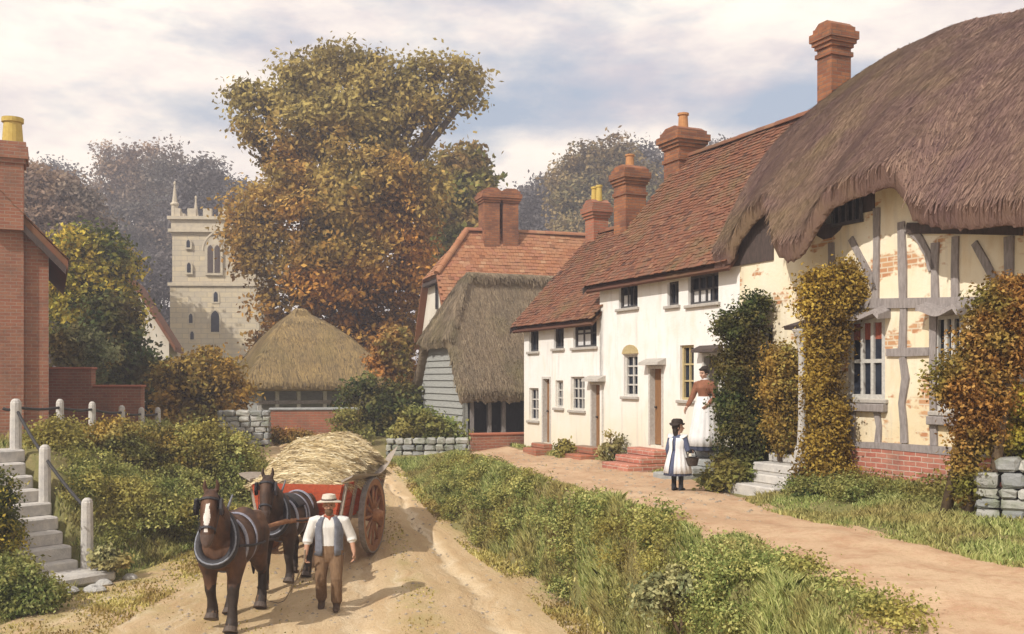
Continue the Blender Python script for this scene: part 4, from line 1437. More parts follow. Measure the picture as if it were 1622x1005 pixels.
tag(rail.build('handrail', M_IRON, smooth=True), 'dark iron handrail sloping down beside the garden steps', 'handrail')
rail = MB()
rail.tube(rail_run([tops[2] + Vector((-.2, -.1, -.17)), tops[2] + Vector((0, 0, -.15))] + [t + Vector((0, 0, -.17)) for t in tops[3:]]), .03, 8)
tag(rail.build('handrail', M_IRON, smooth=True), 'level dark rail through the slim posts along the terrace', 'handrail')
# ------------------------------------------------------------------ trees and shrubs
M_BARK = m_plain('bark', (.14, .1, .07), (.07, .055, .04), 4, stretch=(3, 3, .6), bump=.8, dist=.04)
M_STEM = m_plain('stem_wood', (.16, .11, .06), (.09, .06, .04), 10)
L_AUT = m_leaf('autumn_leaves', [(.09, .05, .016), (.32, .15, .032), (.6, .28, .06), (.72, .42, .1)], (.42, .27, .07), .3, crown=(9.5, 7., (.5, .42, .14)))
L_OLIVE = m_leaf('olive_leaves', [(0.07, 0.0875, 0.0245), (0.193, 0.21, 0.0525), (0.333, 0.315, 0.0875), (0.455, 0.385, 0.123)], (0.42, 0.263, 0.0875), .5)
L_GOLD = m_leaf('golden_leaves', [(0.21, 0.14, 0.0262), (0.595, 0.385, 0.0525), (0.75, 0.595, 0.0875), (0.75, 0.735, 0.175)], (0.28, 0.263, 0.0525), .9)
L_GOLDG = m_leaf('gold_green_leaves', [(0.07, 0.0788, 0.0175), (0.28, 0.245, 0.0438), (0.63, 0.438, 0.07), (0.75, 0.63, 0.105)], (0.123, 0.158, 0.0438), .6)
L_DARK = m_leaf('dark_leaves', [(0.021, 0.035, 0.0175), (0.0525, 0.0788, 0.028), (0.105, 0.131, 0.0438), (0.21, 0.21, 0.07)], (0.158, 0.114, 0.035), .8)
L_GREEN = m_leaf('green_leaves', [(0.0525, 0.0788, 0.0245), (0.158, 0.21, 0.0613), (0.28, 0.315, 0.105), (0.42, 0.438, 0.175)], (0.35, 0.298, 0.0875), .7)
L_GREY = m_leaf('grey_green_leaves', [(0.0875, 0.105, 0.0525), (0.228, 0.263, 0.131), (0.385, 0.403, 0.21), (0.56, 0.542, 0.28)], (0.455, 0.35, 0.123), .6)
L_RUST = m_leaf('rust_leaves', [(0.14, 0.07, 0.0262), (0.42, 0.193, 0.0525), (0.735, 0.35, 0.105), (0.75, 0.525, 0.21)], (0.28, 0.228, 0.07), .6)
L_BROWN = m_leaf('brown_green_leaves', [(0.0805, 0.0578, 0.021), (0.241, 0.164, 0.0438), (0.402, 0.27, 0.07), (0.362, 0.347, 0.105)], (0.523, 0.308, 0.07), .7)
L_TOPI = m_leaf('russet_leaves', [(0.0825, 0.042, 0.0144), (0.231, 0.112, 0.0336), (0.446, 0.224, 0.06), (0.594, 0.35, 0.108)], (0.264, 0.252, 0.06), 1.1)
L_GOLDC = m_leaf('gold_brown_leaves', [(.1, .06, .015), (.3, .19, .035), (.5, .34, .06), (.62, .46, .1)], (.24, .15, .04), .8)
L_WILD = m_leaf('wild_green_leaves', [(0.0689, 0.0892, 0.0254), (0.188, 0.235, 0.0693), (0.351, 0.382, 0.128), (0.576, 0.548, 0.208)], (0.45, 0.382, 0.104), .7)
L_WILDG = m_leaf('wild_golden_leaves', [(.1, .07, .02), (.36, .23, .05), (.58, .4, .09), (.68, .52, .17)], (.24, .24, .08), 1.1)
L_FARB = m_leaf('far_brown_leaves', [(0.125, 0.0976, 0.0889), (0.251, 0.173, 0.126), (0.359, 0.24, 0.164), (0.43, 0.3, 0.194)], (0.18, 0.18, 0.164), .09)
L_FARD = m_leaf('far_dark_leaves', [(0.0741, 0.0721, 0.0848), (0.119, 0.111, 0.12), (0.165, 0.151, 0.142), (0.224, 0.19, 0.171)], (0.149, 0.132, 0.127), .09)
L_FARG = m_leaf('far_green_leaves', [(0.0926, 0.0952, 0.0532), (0.186, 0.176, 0.0836), (0.317, 0.255, 0.114), (0.409, 0.302, 0.136)], (0.297, 0.191, 0.0909), .12)

def tree(label, blobs, Y, n, leaf, clump, mat, bx, r, dep=1., gz=None, group=None, name='tree', per=36):
    x = (bx - CX) / FOC * Y
    return plant(name, label, 'tree', pblobs(blobs, Y, dep), n, leaf, clump, mat, (x, Y, H(x, Y) if gz is None else gz), M_BARK, r, group, part='crown', stempart='trunk', up=.4, per=per)

big = [(525, 110, 62, 48), (462, 140, 55, 50), (590, 130, 50, 45), (645, 125, 40, 36), (700, 112, 42, 26), (738, 128, 20, 16), (668, 165, 45, 30), (690, 190, 24, 20), (735, 160, 16, 10), (408, 165, 38, 36), (395, 215, 30, 36),
       (520, 190, 85, 55, -1), (610, 205, 60, 45), (470, 235, 60, 50), (640, 260, 50, 45), (575, 270, 75, 60, -2), (455, 305, 72, 50, -1), (395, 350, 45, 55), (520, 350, 85, 60, -2.5), (620, 345, 75, 60, -1),
       (430, 410, 60, 60, -1), (545, 430, 90, 70, -2.5), (640, 430, 62, 70), (460, 480, 60, 55), (560, 520, 95, 60, -1), (645, 510, 35, 60), (440, 540, 40, 50), (620, 590, 60, 50), (680, 300, 30, 50)]
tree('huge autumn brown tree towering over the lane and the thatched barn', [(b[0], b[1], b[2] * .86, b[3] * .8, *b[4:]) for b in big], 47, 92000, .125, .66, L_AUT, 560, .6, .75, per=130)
tree('green tree at the right flank of the huge brown tree', [(735, 265, 38, 32), (712, 310, 45, 40), (755, 290, 28, 30), (725, 360, 50, 45), (705, 420, 45, 50)], 56, 12000, .2, .6, L_OLIVE, 720, .25)
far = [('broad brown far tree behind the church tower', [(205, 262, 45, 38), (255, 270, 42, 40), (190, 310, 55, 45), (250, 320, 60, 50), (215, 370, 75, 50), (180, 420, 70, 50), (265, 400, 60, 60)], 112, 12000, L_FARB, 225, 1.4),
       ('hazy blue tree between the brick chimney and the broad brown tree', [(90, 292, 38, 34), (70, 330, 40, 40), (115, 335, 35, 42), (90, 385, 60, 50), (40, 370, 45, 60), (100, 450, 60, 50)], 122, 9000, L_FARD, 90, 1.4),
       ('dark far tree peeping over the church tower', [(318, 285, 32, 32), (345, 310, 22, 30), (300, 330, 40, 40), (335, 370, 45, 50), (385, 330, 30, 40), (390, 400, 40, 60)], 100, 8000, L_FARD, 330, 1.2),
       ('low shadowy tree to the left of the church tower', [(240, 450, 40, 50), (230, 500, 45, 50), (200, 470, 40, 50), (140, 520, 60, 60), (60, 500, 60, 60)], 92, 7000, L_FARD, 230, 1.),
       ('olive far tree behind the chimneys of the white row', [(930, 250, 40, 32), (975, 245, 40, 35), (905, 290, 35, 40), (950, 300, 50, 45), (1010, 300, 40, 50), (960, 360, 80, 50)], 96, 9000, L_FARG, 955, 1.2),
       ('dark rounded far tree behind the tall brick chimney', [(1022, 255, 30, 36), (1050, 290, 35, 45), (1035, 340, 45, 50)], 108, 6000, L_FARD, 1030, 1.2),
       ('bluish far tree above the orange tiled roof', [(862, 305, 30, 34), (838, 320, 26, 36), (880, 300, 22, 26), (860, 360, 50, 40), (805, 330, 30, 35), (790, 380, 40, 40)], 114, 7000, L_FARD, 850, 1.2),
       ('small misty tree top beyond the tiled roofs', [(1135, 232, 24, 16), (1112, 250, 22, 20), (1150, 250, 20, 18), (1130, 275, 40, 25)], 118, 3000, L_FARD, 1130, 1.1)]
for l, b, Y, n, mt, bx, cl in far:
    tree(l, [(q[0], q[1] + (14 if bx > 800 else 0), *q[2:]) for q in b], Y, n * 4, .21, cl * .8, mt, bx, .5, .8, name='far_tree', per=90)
# trees and bushes left of the lane, from far to near
tree('tree added behind the brick house to shade the lower church tower', [(20, 300, 50, 50), (70, 310, 40, 50), (112, 335, 36, 46), (142, 375, 34, 50), (100, 420, 50, 50), (40, 420, 80, 70), (130, 460, 40, 50)], 62.5, 34000, .15, .7, L_FARB, 60, .5, .9)  # added tree, placed and sized so its shadow falls on the lower tower
tree('golden topped round tree behind the brick house', [(140, 395, 52, 38), (105, 420, 35, 40), (180, 425, 38, 42), (140, 450, 68, 50), (135, 510, 65, 55), (185, 500, 40, 50)], 38, 16000, .1, .4, L_GOLDG, 140, .2)
tree('dark leafy tree between the brick house and the church tower', [(180, 500, 34, 42), (160, 545, 60, 45), (212, 585, 46, 46), (175, 600, 70, 45), (240, 630, 40, 40)], 34, 15000, .1, .35, L_DARK, 200, .15)

def bush(label, blobs, Y, n, leaf, clump, mat, bx, by=None, name='bush', dep=1., stem=.03, stems=4, cat='bush'):
    x = (bx - CX) / FOC * Y
    z = H(x, Y) if by is None else EYE + (HY - by) * Y / FOC
    return plant(name, label, cat, pblobs(blobs, Y, dep), n, leaf, clump, mat, (x, Y, z - .02), M_STEM, stem, stems=stems)
bush('pale olive shrub beside the brick house, above the garden wall', [(118, 545, 38, 26), (150, 560, 35, 26), (105, 570, 30, 20)], 29.5, 4500, .07, .22, L_GREY, 120)
bush('brown green bush below the church tower', [(325, 590, 48, 34), (285, 615, 42, 42), (350, 625, 45, 45), (310, 660, 60, 40)], 31.5, 13000, .08, .28, L_BROWN, 320)
bush('orange leaved shrub beside the tall house gable', [(625, 545, 24, 26), (612, 575, 26, 26), (635, 590, 20, 25)], 36, 3500, .09, .25, L_RUST, 622, 640)
bush('dark shaded bush right of the thatched barn', [(590, 635, 45, 40), (640, 640, 35, 40), (560, 670, 50, 30), (620, 675, 50, 25)], 32.5, 9000, .08, .28, L_DARK, 600)
bush('dark green bush half hiding the right end of the dull brick wall', [(548, 668, 22, 22), (562, 690, 26, 18), (535, 690, 14, 12)], 29.4, 5000, .045, .17, L_GREEN, 555)
bush('low reddish bush against the dull brick wall, behind the straw', [(448, 690, 22, 12), (480, 694, 24, 10)], 29.6, 2500, .045, .14, L_RUST, 460)
bush('bright green mound of a bush above the low stone wall', [(670, 680, 48, 22), (640, 692, 30, 16), (705, 690, 38, 20), (668, 660, 26, 12)], 27.9, 7500, .06, .2, L_GREEN, 670)
bush('yellow green bush on the terrace by the foot of the rail posts', [(88, 700, 38, 34), (60, 735, 30, 30), (110, 735, 40, 38)], 20.4, 15000, .036, .17, L_WILD, 85)
bush('golden brown bush in the middle of the left bank', [(150, 705, 40, 34), (190, 695, 35, 28), (160, 745, 45, 40), (205, 740, 45, 40)], 21.3, 22000, .036, .17, L_WILDG, 170)
bush('tawny bush below the last rail posts', [(245, 700, 38, 28), (275, 725, 35, 30), (235, 745, 40, 40)], 22.4, 16000, .036, .17, L_WILDG, 250)
bush('large green bush on the bank behind the lead horse', [(325, 705, 45, 34), (375, 730, 38, 40), (300, 755, 50, 42), (355, 775, 50, 42), (400, 775, 25, 35), (310, 700, 30, 25)], 22.6, 30000, .038, .18, L_WILD, 335)
bush('grey green weeds on the lower bank beside the steps', [(205, 800, 50, 42), (255, 810, 50, 45), (170, 830, 32, 45), (225, 850, 60, 36), (270, 855, 35, 30)], 19.6, 24000, .034, .17, L_WILD, 220)
bush('dense grey green growth on the bank by the lead horse', [(300, 820, 40, 40), (345, 825, 35, 30), (285, 850, 30, 20)], 20.2, 12000, .034, .17, L_WILD, 310)
bush('yellowish bush at the left edge under the garden steps', [(-8, 790, 26, 40), (0, 850, 30, 36), (-30, 830, 40, 60)], 16.9, 14000, .034, .15, L_GOLDG, 5)
bush('dark green plants in the bottom left corner', [(20, 915, 40, 32), (-5, 930, 40, 50), (60, 940, 36, 24), (20, 960, 50, 30)], 15.7, 16000, .034, .15, L_GREEN, 25)
bush('small blue green plant by the foot of the tall post', [(165, 885, 18, 16), (188, 892, 14, 10)], 17.6, 1500, .045, .1, L_GREY, 172, name='plant', cat='plant')
# right: climbers and garden shrubs along the row
bush('dark ivy column climbing beside the woman', [(1196, 492, 20, 26), (1150, 512, 20, 18), (1178, 530, 28, 34), (1172, 585, 34, 44), (1175, 640, 40, 44), (1180, 695, 42, 42), (1172, 740, 40, 28), (1206, 480, 9, 14)], 17.9, 30000, .034, .14, L_DARK, 1178, name='climbing_shrub', stem=.04)
bush('russet green shrub between the ivy column and the porch post', [(1240, 575, 24, 32), (1236, 625, 28, 40), (1238, 675, 26, 40)], 17.2, 13000, .032, .13, L_BROWN, 1238, 720)
bush('golden creeper column hiding the wall right of the porch post', [(1300, 450, 26, 20), (1340, 452, 30, 26), (1290, 480, 22, 22), (1318, 492, 36, 26), (1340, 430, 12, 16), (1366, 470, 22, 17), (1388, 479, 14, 11), (1308, 540, 26, 36), (1302, 600, 22, 42), (1310, 660, 26, 40), (1306, 715, 34, 38), (1310, 755, 44, 26)], 16., 38000, .032, .16, L_GOLDC, 1308, 775, name='climbing_shrub', dep=.8, stem=.05)
bush('green weedy shrub between the ivy column and the stone steps', [(1160, 752, 26, 16), (1135, 762, 20, 12)], 17., 3000, .045, .13, L_GREEN, 1190, dep=.7)
bush('round topped russet tree clipped like a mushroom at the right edge', [(1582, 500, 42, 38), (1605, 475, 42, 34), (1560, 552, 36, 38), (1588, 555, 46, 46), (1515, 605, 32, 36), (1552, 625, 42, 40), (1545, 680, 30, 30), (1530, 730, 14, 30), (1530, 775, 12, 20)], 12.7, 34000, .03, .15, L_TOPI, 1528, name='topiary_tree', dep=.75, stem=.085, stems=3, cat='tree')
bush('yellow flowering bush growing behind the mossy wall', [(1600, 640, 30, 30), (1618, 680, 28, 34), (1588, 692, 22, 28), (1632, 720, 24, 30)], 12.9, 14000, .028, .1, L_GOLD, 1608, 770)
bush('tuft of plants at the corner of the brick plinth', [(1290, 790, 26, 14), (1325, 785, 30, 16)], 15.4, 2500, .045, .12, L_DARK, 1305, name='plant', cat='plant')
bush('small green plant against the white wall by the second door', [(893, 712, 14, 13), (905, 722, 10, 9)], 24.2, 1400, .045, .1, L_GREEN, 896, name='plant', cat='plant')
bush('grey green plant against the white wall right of the brick doorstep', [(972, 700, 12, 18), (966, 716, 16, 14)], 22.5, 1400, .04, .1, L_GREY, 970, name='plant', cat='plant')
bush('low leafy plant on the near bank edge, left of the path', [(1085, 925, 42, 22), (1130, 920, 28, 20), (1045, 945, 36, 24), (1110, 955, 46, 24)], 11.6, 6000, .035, .12, L_GREY, 1085, name='plant', cat='plant')

def undergrowth(mounds, n, leaf, mat, clump=.12):
    bl = [(Vector((x, y, H(x, y) + r * .12)), (r, r * .9, r * hgt)) for x, y, r, hgt in mounds]
    P, T, O = crown_pts(bl, n, clump, 30)
    k = P[:, 2] > HV(P[:, 0], P[:, 1]) - .03
    V, F = leaf_quads(P[k], leaf, O[k], .7)
    tag(link('undergrowth', V, F, mat, tint=T[k], org=(0, 0, 0)), kind='stuff')
def zone_mounds(seg, f0, f1, y0, y1, n, r0, r1, hh=.7):
    out = []
    while len(out) < n:
        y = random.uniform(y0, y1); f = random.uniform(f0, f1)
        x = float(CUR[seg](y)[0] * (1 - f) + CUR[seg + 1](y)[0] * f)
        if not bool(on_steps(np.array([x]), np.array([y]))[0]) and not (x > 4.9 and y < 13.6):
            out.append((x, y, random.uniform(r0, r1), hh * random.uniform(.7, 1.2)))
    return out
undergrowth(zone_mounds(4, .5, 1., 13.6, 24.5, 50, .18, .4, .48) + zone_mounds(4, .1, .7, 14.6, 24, 30, .18, .4), 62000, .024, L_WILD)
undergrowth(zone_mounds(4, .35, 1., 8.5, 13.8, 34, .16, .32, .5) + zone_mounds(5, 0., .16, 7.6, 11.8, 18, .12, .28, .45), 40000, .02, L_WILD)
undergrowth(zone_mounds(6, .35, 1., 10.5, 16, 30, .2, .42, .5), 30000, .022, L_GREEN)
undergrowth(zone_mounds(2, .1, .95, 18.5, 25, 46, .25, .5, .9), 52000, .03, L_WILD)

# ------------------------------------------------------------------ grass
def grass(name, zones, mat, hgt, wd=.012):
    Vs, T = [], []
    for (sa, fa, sb, fb, y0, y1, n, hm) in zones:
        y = rng.uniform(y0, y1, n)
        xa = CUR[sa](y)[0] * (1 - fa) + CUR[min(sa + 1, 8)](y)[0] * fa
        xb = CUR[sb](y)[0] * (1 - fb) + CUR[min(sb + 1, 8)](y)[0] * fb
        x = xa + (xb - xa) * rng.random(n)
        dens = np.sin(1.9 * x + .8 * y) * np.sin(1.4 * y - .7 * x) + .6 * np.sin(4.3 * x + 1) * np.sin(3.9 * y)
        keep = (rng.random(n) < np.clip(.62 + .5 * dens, .12, 1)) & ~on_steps(x, y)
        x, y, dens = x[keep], y[keep], dens[keep]
        n = len(x)
        z = HV(x, y)
        h = hgt * hm * rng.uniform(.4, 1.2, n) * np.clip(.8 + .45 * dens, .35, 1.6)
        a = rng.uniform(0, 2 * np.pi, n)
        b = rng.uniform(0, 2 * np.pi, n)
        lean = h * rng.uniform(.15, .75, n)
        w_ = wd * rng.uniform(.7, 1.5, n) * (y / 15)
        B = np.stack([x, y, z - .01], 1)
        s = np.stack([np.cos(a) * w_, np.sin(a) * w_, 0 * a], 1)
        l = np.stack([np.cos(b) * lean, np.sin(b) * lean, 0 * b], 1)
        M_ = B + l * .35 + np.stack([0 * h, 0 * h, h * .62], 1)
        E = B + l + np.stack([0 * h, 0 * h, h * .95], 1)
        Vs.append(np.stack([B - s, B + s, M_ + s * .8, E, M_ - s * .8], 1).reshape(-1, 3))
        T.append(np.clip(rng.normal(.5, .22, n) + .12 * dens, 0, 1))
    V = np.concatenate(Vs)
    T = np.concatenate(T)
    o = link(name, V, np.arange(len(V)).reshape(-1, 5), mat, tint=T, org=(0, 0, 0))
    return tag(o, kind='stuff')
G1 = m_leaf('bank_grass_blades', [(0.101, 0.133, 0.0385), (0.27, 0.322, 0.0963), (0.456, 0.491, 0.174), (0.674, 0.661, 0.289)], (0.54, 0.454, 0.174), .8)
G2 = m_leaf('verge_grass_blades', [(0.14, 0.14, 0.035), (0.35, 0.315, 0.0875), (0.595, 0.507, 0.158), (0.75, 0.665, 0.28)], (0.42, 0.298, 0.105), .9)
grass('grass', [(4, .05, 4, 1.0, 13.9, 26, 85000, 1.0), (5, 0, 5, .1, 13, 27, 8000, .6), (4, .2, 4, 1., 6.5, 12.6, 38000, .9), (5, 0, 5, .17, 6.5, 12, 10000, .7), (4, .05, 4, 1., 12.6, 13.9, 16000, 1.)], G1, .17, .008)
grass('grass', [(2, .35, 2, .97, 15, 26, 60000, 1.15), (6, 0, 6, 1., 10, 16., 42000, .7), (6, .45, 6, 1., 14.2, 15.9, 5000, .7), (6, .2, 6, .95, 17.2, 28, 5000, .7), (5, .9, 6, 0, 10, 16, 5000, .5), (1, .4, 2, .35, 17, 33, 12000, 1.3), (7, 0, 7, .05, 8, 14, 2500, .9)], G1, .17, .009)
grass('grass', [(2, .86, 3, .2, 14, 24, 16000, .55), (3, .2, 3, .5, 14, 26, 1500, .35), (3, .93, 4, .12, 13, 26, 9000, .6), (3, .66, 3, .74, 14, 24, 900, .4)], G2, .13)
# loose stones by the steps and on the lane
M_BOULD = m_plain('field_stone', (.56, .54, .5), (.34, .33, .31), 6, bump=.7, dist=.02)
for px, py, r, l in ((122, 905, .2, 'flat pale stone at the foot of the garden steps, largest of its heap'), (150, 925, .14, 'rounded pale stone below the garden steps, nearest the lane'),
                     (165, 908, .12, 'small pale stone right of the largest stone below the steps'), (108, 928, .13, 'half buried grey stone at the left of the stone heap'), (205, 895, .1, 'small lone stone on the verge right of the blue green plant')):
    Y = 17.4 - (py - 905) * .03
    x = (px - CX) / FOC * Y
    m = MB()
    m.ball((x, Y, H(x, Y) + r * .3), (r * 1.3, r, r * .7), 12)
    m.V = [tuple(Vector(v) + Vector((math.sin(v[0] * 31 + v[2] * 17), math.sin(v[1] * 29 + v[0] * 13), math.sin(v[2] * 37))) * r * .12) for v in m.V]
    tag(m.build('boulder', M_BOULD, smooth=False), l, 'stone', 'loose stones below the garden steps')
m = MB()
for _ in range(1700):
    y = random.uniform(13.5, 26)
    f = random.random()
    sg = random.choice((3, 3, 3, 5))
    x = float(CUR[sg](y)[0] * (1 - f) + CUR[sg + 1](y)[0] * f)
    r = random.choice((.012, .018, .025, .035))
    c = Vector((x, y, H(x, y) + r * .2))
    vsn = [c + Vector((math.cos(a) * r * random.uniform(.8, 1.4), math.sin(a) * r * random.uniform(.8, 1.4), 0)) for a in (0, 1.3, 2.5, 3.8, 5.)]
    m.add(vsn + [c + Vector((0, 0, r * .7))], [(i, (i + 1) % 5, 5) for i in range(5)], random.random())
tag(m.build('pebbles', m_plain('lane_pebble', (.4, .33, .25), (.24, .19, .14), 20), recalc=False), kind='stuff')
# ------------------------------------------------------------------ cart, horses, people
def place(o, loc, heading):
    """heading: plan direction the thing faces; it is built facing +x"""
    o.location = loc
    o.rotation_euler = (0, 0, math.atan2(heading[1], heading[0]))

M_HARN = m_plain('black_leather', (.045, .04, .045), (.02, .02, .022), 20, .6)
M_METAL = m_plain('hame_metal', (.26, .27, .31), (.12, .13, .16), 30, .45, spec=.5)
M_PAD = m_plain('pale_strap', (.36, .36, .42), (.2, .2, .26), 30, .7)
M_BRASS = m_plain('brass', (.5, .36, .14), (.36, .24, .08), 30, .4, spec=.5)
def m_coat(name, c1, c2, c3):
    t = NT(name)
    p = t.obj()
    col = t.ramp(t.noise(t.scaled(p, (1.2, 2, 1)), 3, 5), [(.34, c2), (.5, c1), (.68, c3)])
    col = t.mix(t.math('MULTIPLY', t.noise(t.scaled(p, (2, 2, 1)), 40, 3), .4), col, c2)
    return t.finish(col, .68, t.noise(t.scaled(p, (3, 3, 1)), 60, 3), .25, .006, .35)
M_BAY = m_coat('bay_coat', (.088, .04, .02), (.036, .018, .011), (.145, .07, .034))
M_BAYD = m_coat('dark_bay_coat', (.056, .028, .016), (.026, .015, .01), (.1, .05, .026))
M_POINT = m_plain('dark_points', (.045, .03, .022), (.025, .018, .014), 20, .6)
M_BLAZE = m_plain('white_blaze', (.75, .7, .64), (.6, .55, .5), 20)
M_MUZZ = m_plain('muzzle', (.13, .085, .07), (.07, .05, .04), 20, .7)
M_HOOF = m_plain('hoof_horn', (.12, .09, .07), (.07, .05, .04), 20, .6)
M_MANE = m_plain('mane_hair', (.03, .022, .018), (.015, .012, .01), 14, stretch=(2, 2, 9))
M_FEATH = m_plain('feather_hair', (.2, .12, .07), (.1, .06, .04), 20)
M_EYE = m_plain('dark_eye', (.015, .012, .01), (.01, .008, .008), 20, .2, spec=.6)

TORSO = [(-.86, 1.24, .05, .06), (-.82, 1.25, .17, .2), (-.7, 1.25, .26, .3), (-.5, 1.24, .32, .37), (-.22, 1.19, .325, .375), (.1, 1.16, .335, .38), (.38, 1.18, .315, .385), (.56, 1.2, .27, .36), (.7, 1.19, .2, .27), (.78, 1.18, .1, .14)]
def torso_at(x):
    xs = [t[0] for t in TORSO]
    return [float(np.interp(x, xs, [t[k] for t in TORSO])) for k in (1, 2, 3)]
def ring_band(mb, x, wd, out, a0=0, a1=2 * math.pi, n=36, tilt=0.):
    rs = []
    cl = abs(a1 - a0 - 2 * math.pi) < 1e-6
    m_ = n if cl else n + 1
    for dx, o in ((-wd / 2, 0.), (-wd / 2, out), (wd / 2, out), (wd / 2, 0.)):
        r = []
        for k in range(m_):
            a = a0 + (a1 - a0) * k / n
            xx = x + dx + tilt * math.cos(a)
            zc, hw, hh = torso_at(xx)
            r.append(Vector((xx, math.sin(a) * (hw + .004 + o), zc + math.cos(a) * (hh + .004 + o))))
        rs.append(r)
    rs.append(rs[0])
    mb.rings(rs, caps=False, closed=cl)

def horse(label, coat, legs, head_turn, loc, heading, blaze=True, scale=1., saddle=False, neckmat=None):
    """legs: for each of near-fore, off-fore, near-hind, off-hind: forward swing of the hoof, lift of the hoof"""
    t = thing('horse', label, 'horse')
    b = MB()
    b.rings([[Vector((x, math.sin(a) * hw * (1 - .12 * math.cos(a)), zc + math.cos(a) * hh)) for a in [2 * math.pi * k / 24 for k in range(24)]] for x, zc, hw, hh in TORSO])
    yv = (0, 1, 0)
    b.tube([(.42, 0, 1.32), (.62, 0, 1.45), (.78, 0, 1.64), (.89, 0, 1.83), (.93, 0, 1.93)], [(.23, .36), (.195, .32), (.15, .26), (.118, .195), (.095, .13)], 16, side=yv, round_ends=True)
    # breast and rump muscles
    for s in (-1, 1):
        b.ball((.6, s * .14, 1.13), (.17, .15, .24), 14)
        b.ball((-.58, s * .16, 1.27), (.26, .17, .3), 14)
    hz = Matrix.Rotation(head_turn, 4, 'Z')
    pole = Vector((.93, 0, 1.9))
    def hp(x, y, z):
        return pole + hz @ Vector((x, y, z))
    hy = hz @ Vector(yv)
    b.tube([hp(-.02, 0, .03), hp(.07, 0, -.04), hp(.17, 0, -.19), hp(.27, 0, -.38), hp(.325, 0, -.5), hp(.345, 0, -.56)], [(.1, .11), (.132, .165), (.118, .16), (.09, .118), (.092, .1), (.07, .07)], 16, side=hy, round_ends=True)
    for s in (-1, 1):
        b.ball(hp(.09, s * .06, -.16), (.09, .06, .11), 12)          # jowl
        b.ball(hp(.14, s * .095, -.085), (.04, .025, .035), 10)       # brow
        b.tube([hp(-.02, s * .065, .08), hp(-.02, s * .085, .15), hp(-.005, s * .085, .22), hp(.005, s * .075, .275)], [(.028, .035), (.034, .04), (.024, .026), (.008, .008)], 8, side=hy)
    feet = []
    for k, (fw, lift) in enumerate(legs):
        s = 1 if k % 2 == 0 else -1
        if k < 2:
            kn = Vector((.5 + fw * .55, s * .185, .53 + lift * .75))
            fe = Vector((.5 + fw * .95 - lift * .5, s * .185, .17 + lift * 1.0))
            ho = fe + Vector((.06 - lift * .35, 0, -.12 + lift * .1))
            b.tube([(.5, s * .17, 1.2), (.46 + fw * .15, s * .2, .92), tuple(Vector((.47 + fw * .32, s * .19, .74 + lift * .3))), tuple(kn + Vector((0, 0, .04))), tuple(kn - Vector((0, 0, .06))), tuple(kn.lerp(fe, .55)), tuple(fe)],
                   [(.15, .2), (.15, .18), (.105, .125), (.088, .092), (.08, .084), (.066, .07), (.078, .082)], 12, side=yv, round_ends=True)
        else:
            st = Vector((-.42 + fw * .3, s * .2, .93))
            hk = Vector((-.74 + fw * .7, s * .19, .58 + lift * .5))
            fe = Vector((-.64 + fw * 1.0 - lift * .3, s * .19, .18 + lift * .9))
            ho = fe + Vector((.06, 0, -.12))
            b.tube([(-.58, s * .18, 1.25), tuple(st), tuple(st.lerp(hk, .55) + Vector((0, 0, .0))), tuple(hk), tuple(hk.lerp(fe, .25)), tuple(hk.lerp(fe, .65)), tuple(fe)],
                   [(.19, .29), (.17, .22), (.115, .14), (.08, .11), (.072, .085), (.066, .074), (.08, .084)], 12, side=yv, round_ends=True)
        b.tube([tuple(fe), tuple(fe.lerp(ho, .6)), tuple(ho)], [.08, .086, .09], 12, round_ends=False)
        feet.append((fe, ho, s))
    V, F = remesh(b, .016, 5)
    fc = np.array([V[list(f)].mean(0) for f in F])
    rel = (fc - np.array(pole)) @ np.array(hz.to_3x3())
    idx = np.zeros(len(F), int)
    nz = .04 * np.sin(fc[:, 0] * 40) + .03 * np.sin(fc[:, 1] * 60)
    idx[fc[:, 2] + nz < .62] = 1
    if blaze:
        idx[(np.abs(rel[:, 1]) < .034 + .012 * np.sin(rel[:, 2] * 22)) & (rel[:, 2] < -.04) & (rel[:, 2] > -.4) & (rel[:, 0] > .1 + (-rel[:, 2] - .05) * .55)] = 2
    idx[(rel[:, 2] < -.44) & (rel[:, 0] > .15)] = 3
    link('body', V, F, [coat, M_POINT, M_BLAZE, M_MUZZ], t, matidx=idx, smooth=True)
    for fe, ho, s in feet:
        h = MB()
        h.tube([tuple(ho + Vector((.0, 0, .02))), tuple(ho + Vector((.035, 0, -.05)))], [.088, .108], 14)
        h.build('hoof', M_HOOF, t)
        f = MB()
        for k in range(26):
            a = random.uniform(0, 2 * math.pi)
            d = Vector((math.cos(a) * .06, math.sin(a) * .06, 0))
            p = fe + d + Vector((0, 0, random.uniform(-.03, .06)))
            e = ho + d * 1.7 + Vector((-.01, 0, random.uniform(-.03, .03)))
            sd = Vector((-d.y, d.x, 0)).normalized() * .022
            f.add([p - sd, p + sd, e], [(0, 1, 2)])
        f.build('feather', M_FEATH, t, recalc=False)
    for s in (-1, 1):
        MB().ball(hp(.165, s * .124, -.1), (.024, .014, .022), 8).build('eye', M_EYE, t)
    m = MB()
    for k in range(160):          # mane falls to one side, forelock between the ears
        f = random.random()
        x, z = .93 - .46 * f ** 1.1, 1.98 - .34 * f - .08 * math.sin(f * 3)
        L = random.uniform(.16, .32)
        sd = random.choice((1, 1, -1))
        p = Vector((x, 0, z + .02)); q = p + Vector((-.02, sd * .11, -L * .35)); e = p + Vector((random.uniform(-.08, .02), sd * .15, -L))
        m.add([p + Vector((.02, 0, 0)), p - Vector((.02, 0, 0)), q - Vector((.018, 0, 0)), e, q + Vector((.018, 0, 0))], [(0, 1, 2, 3, 4)])
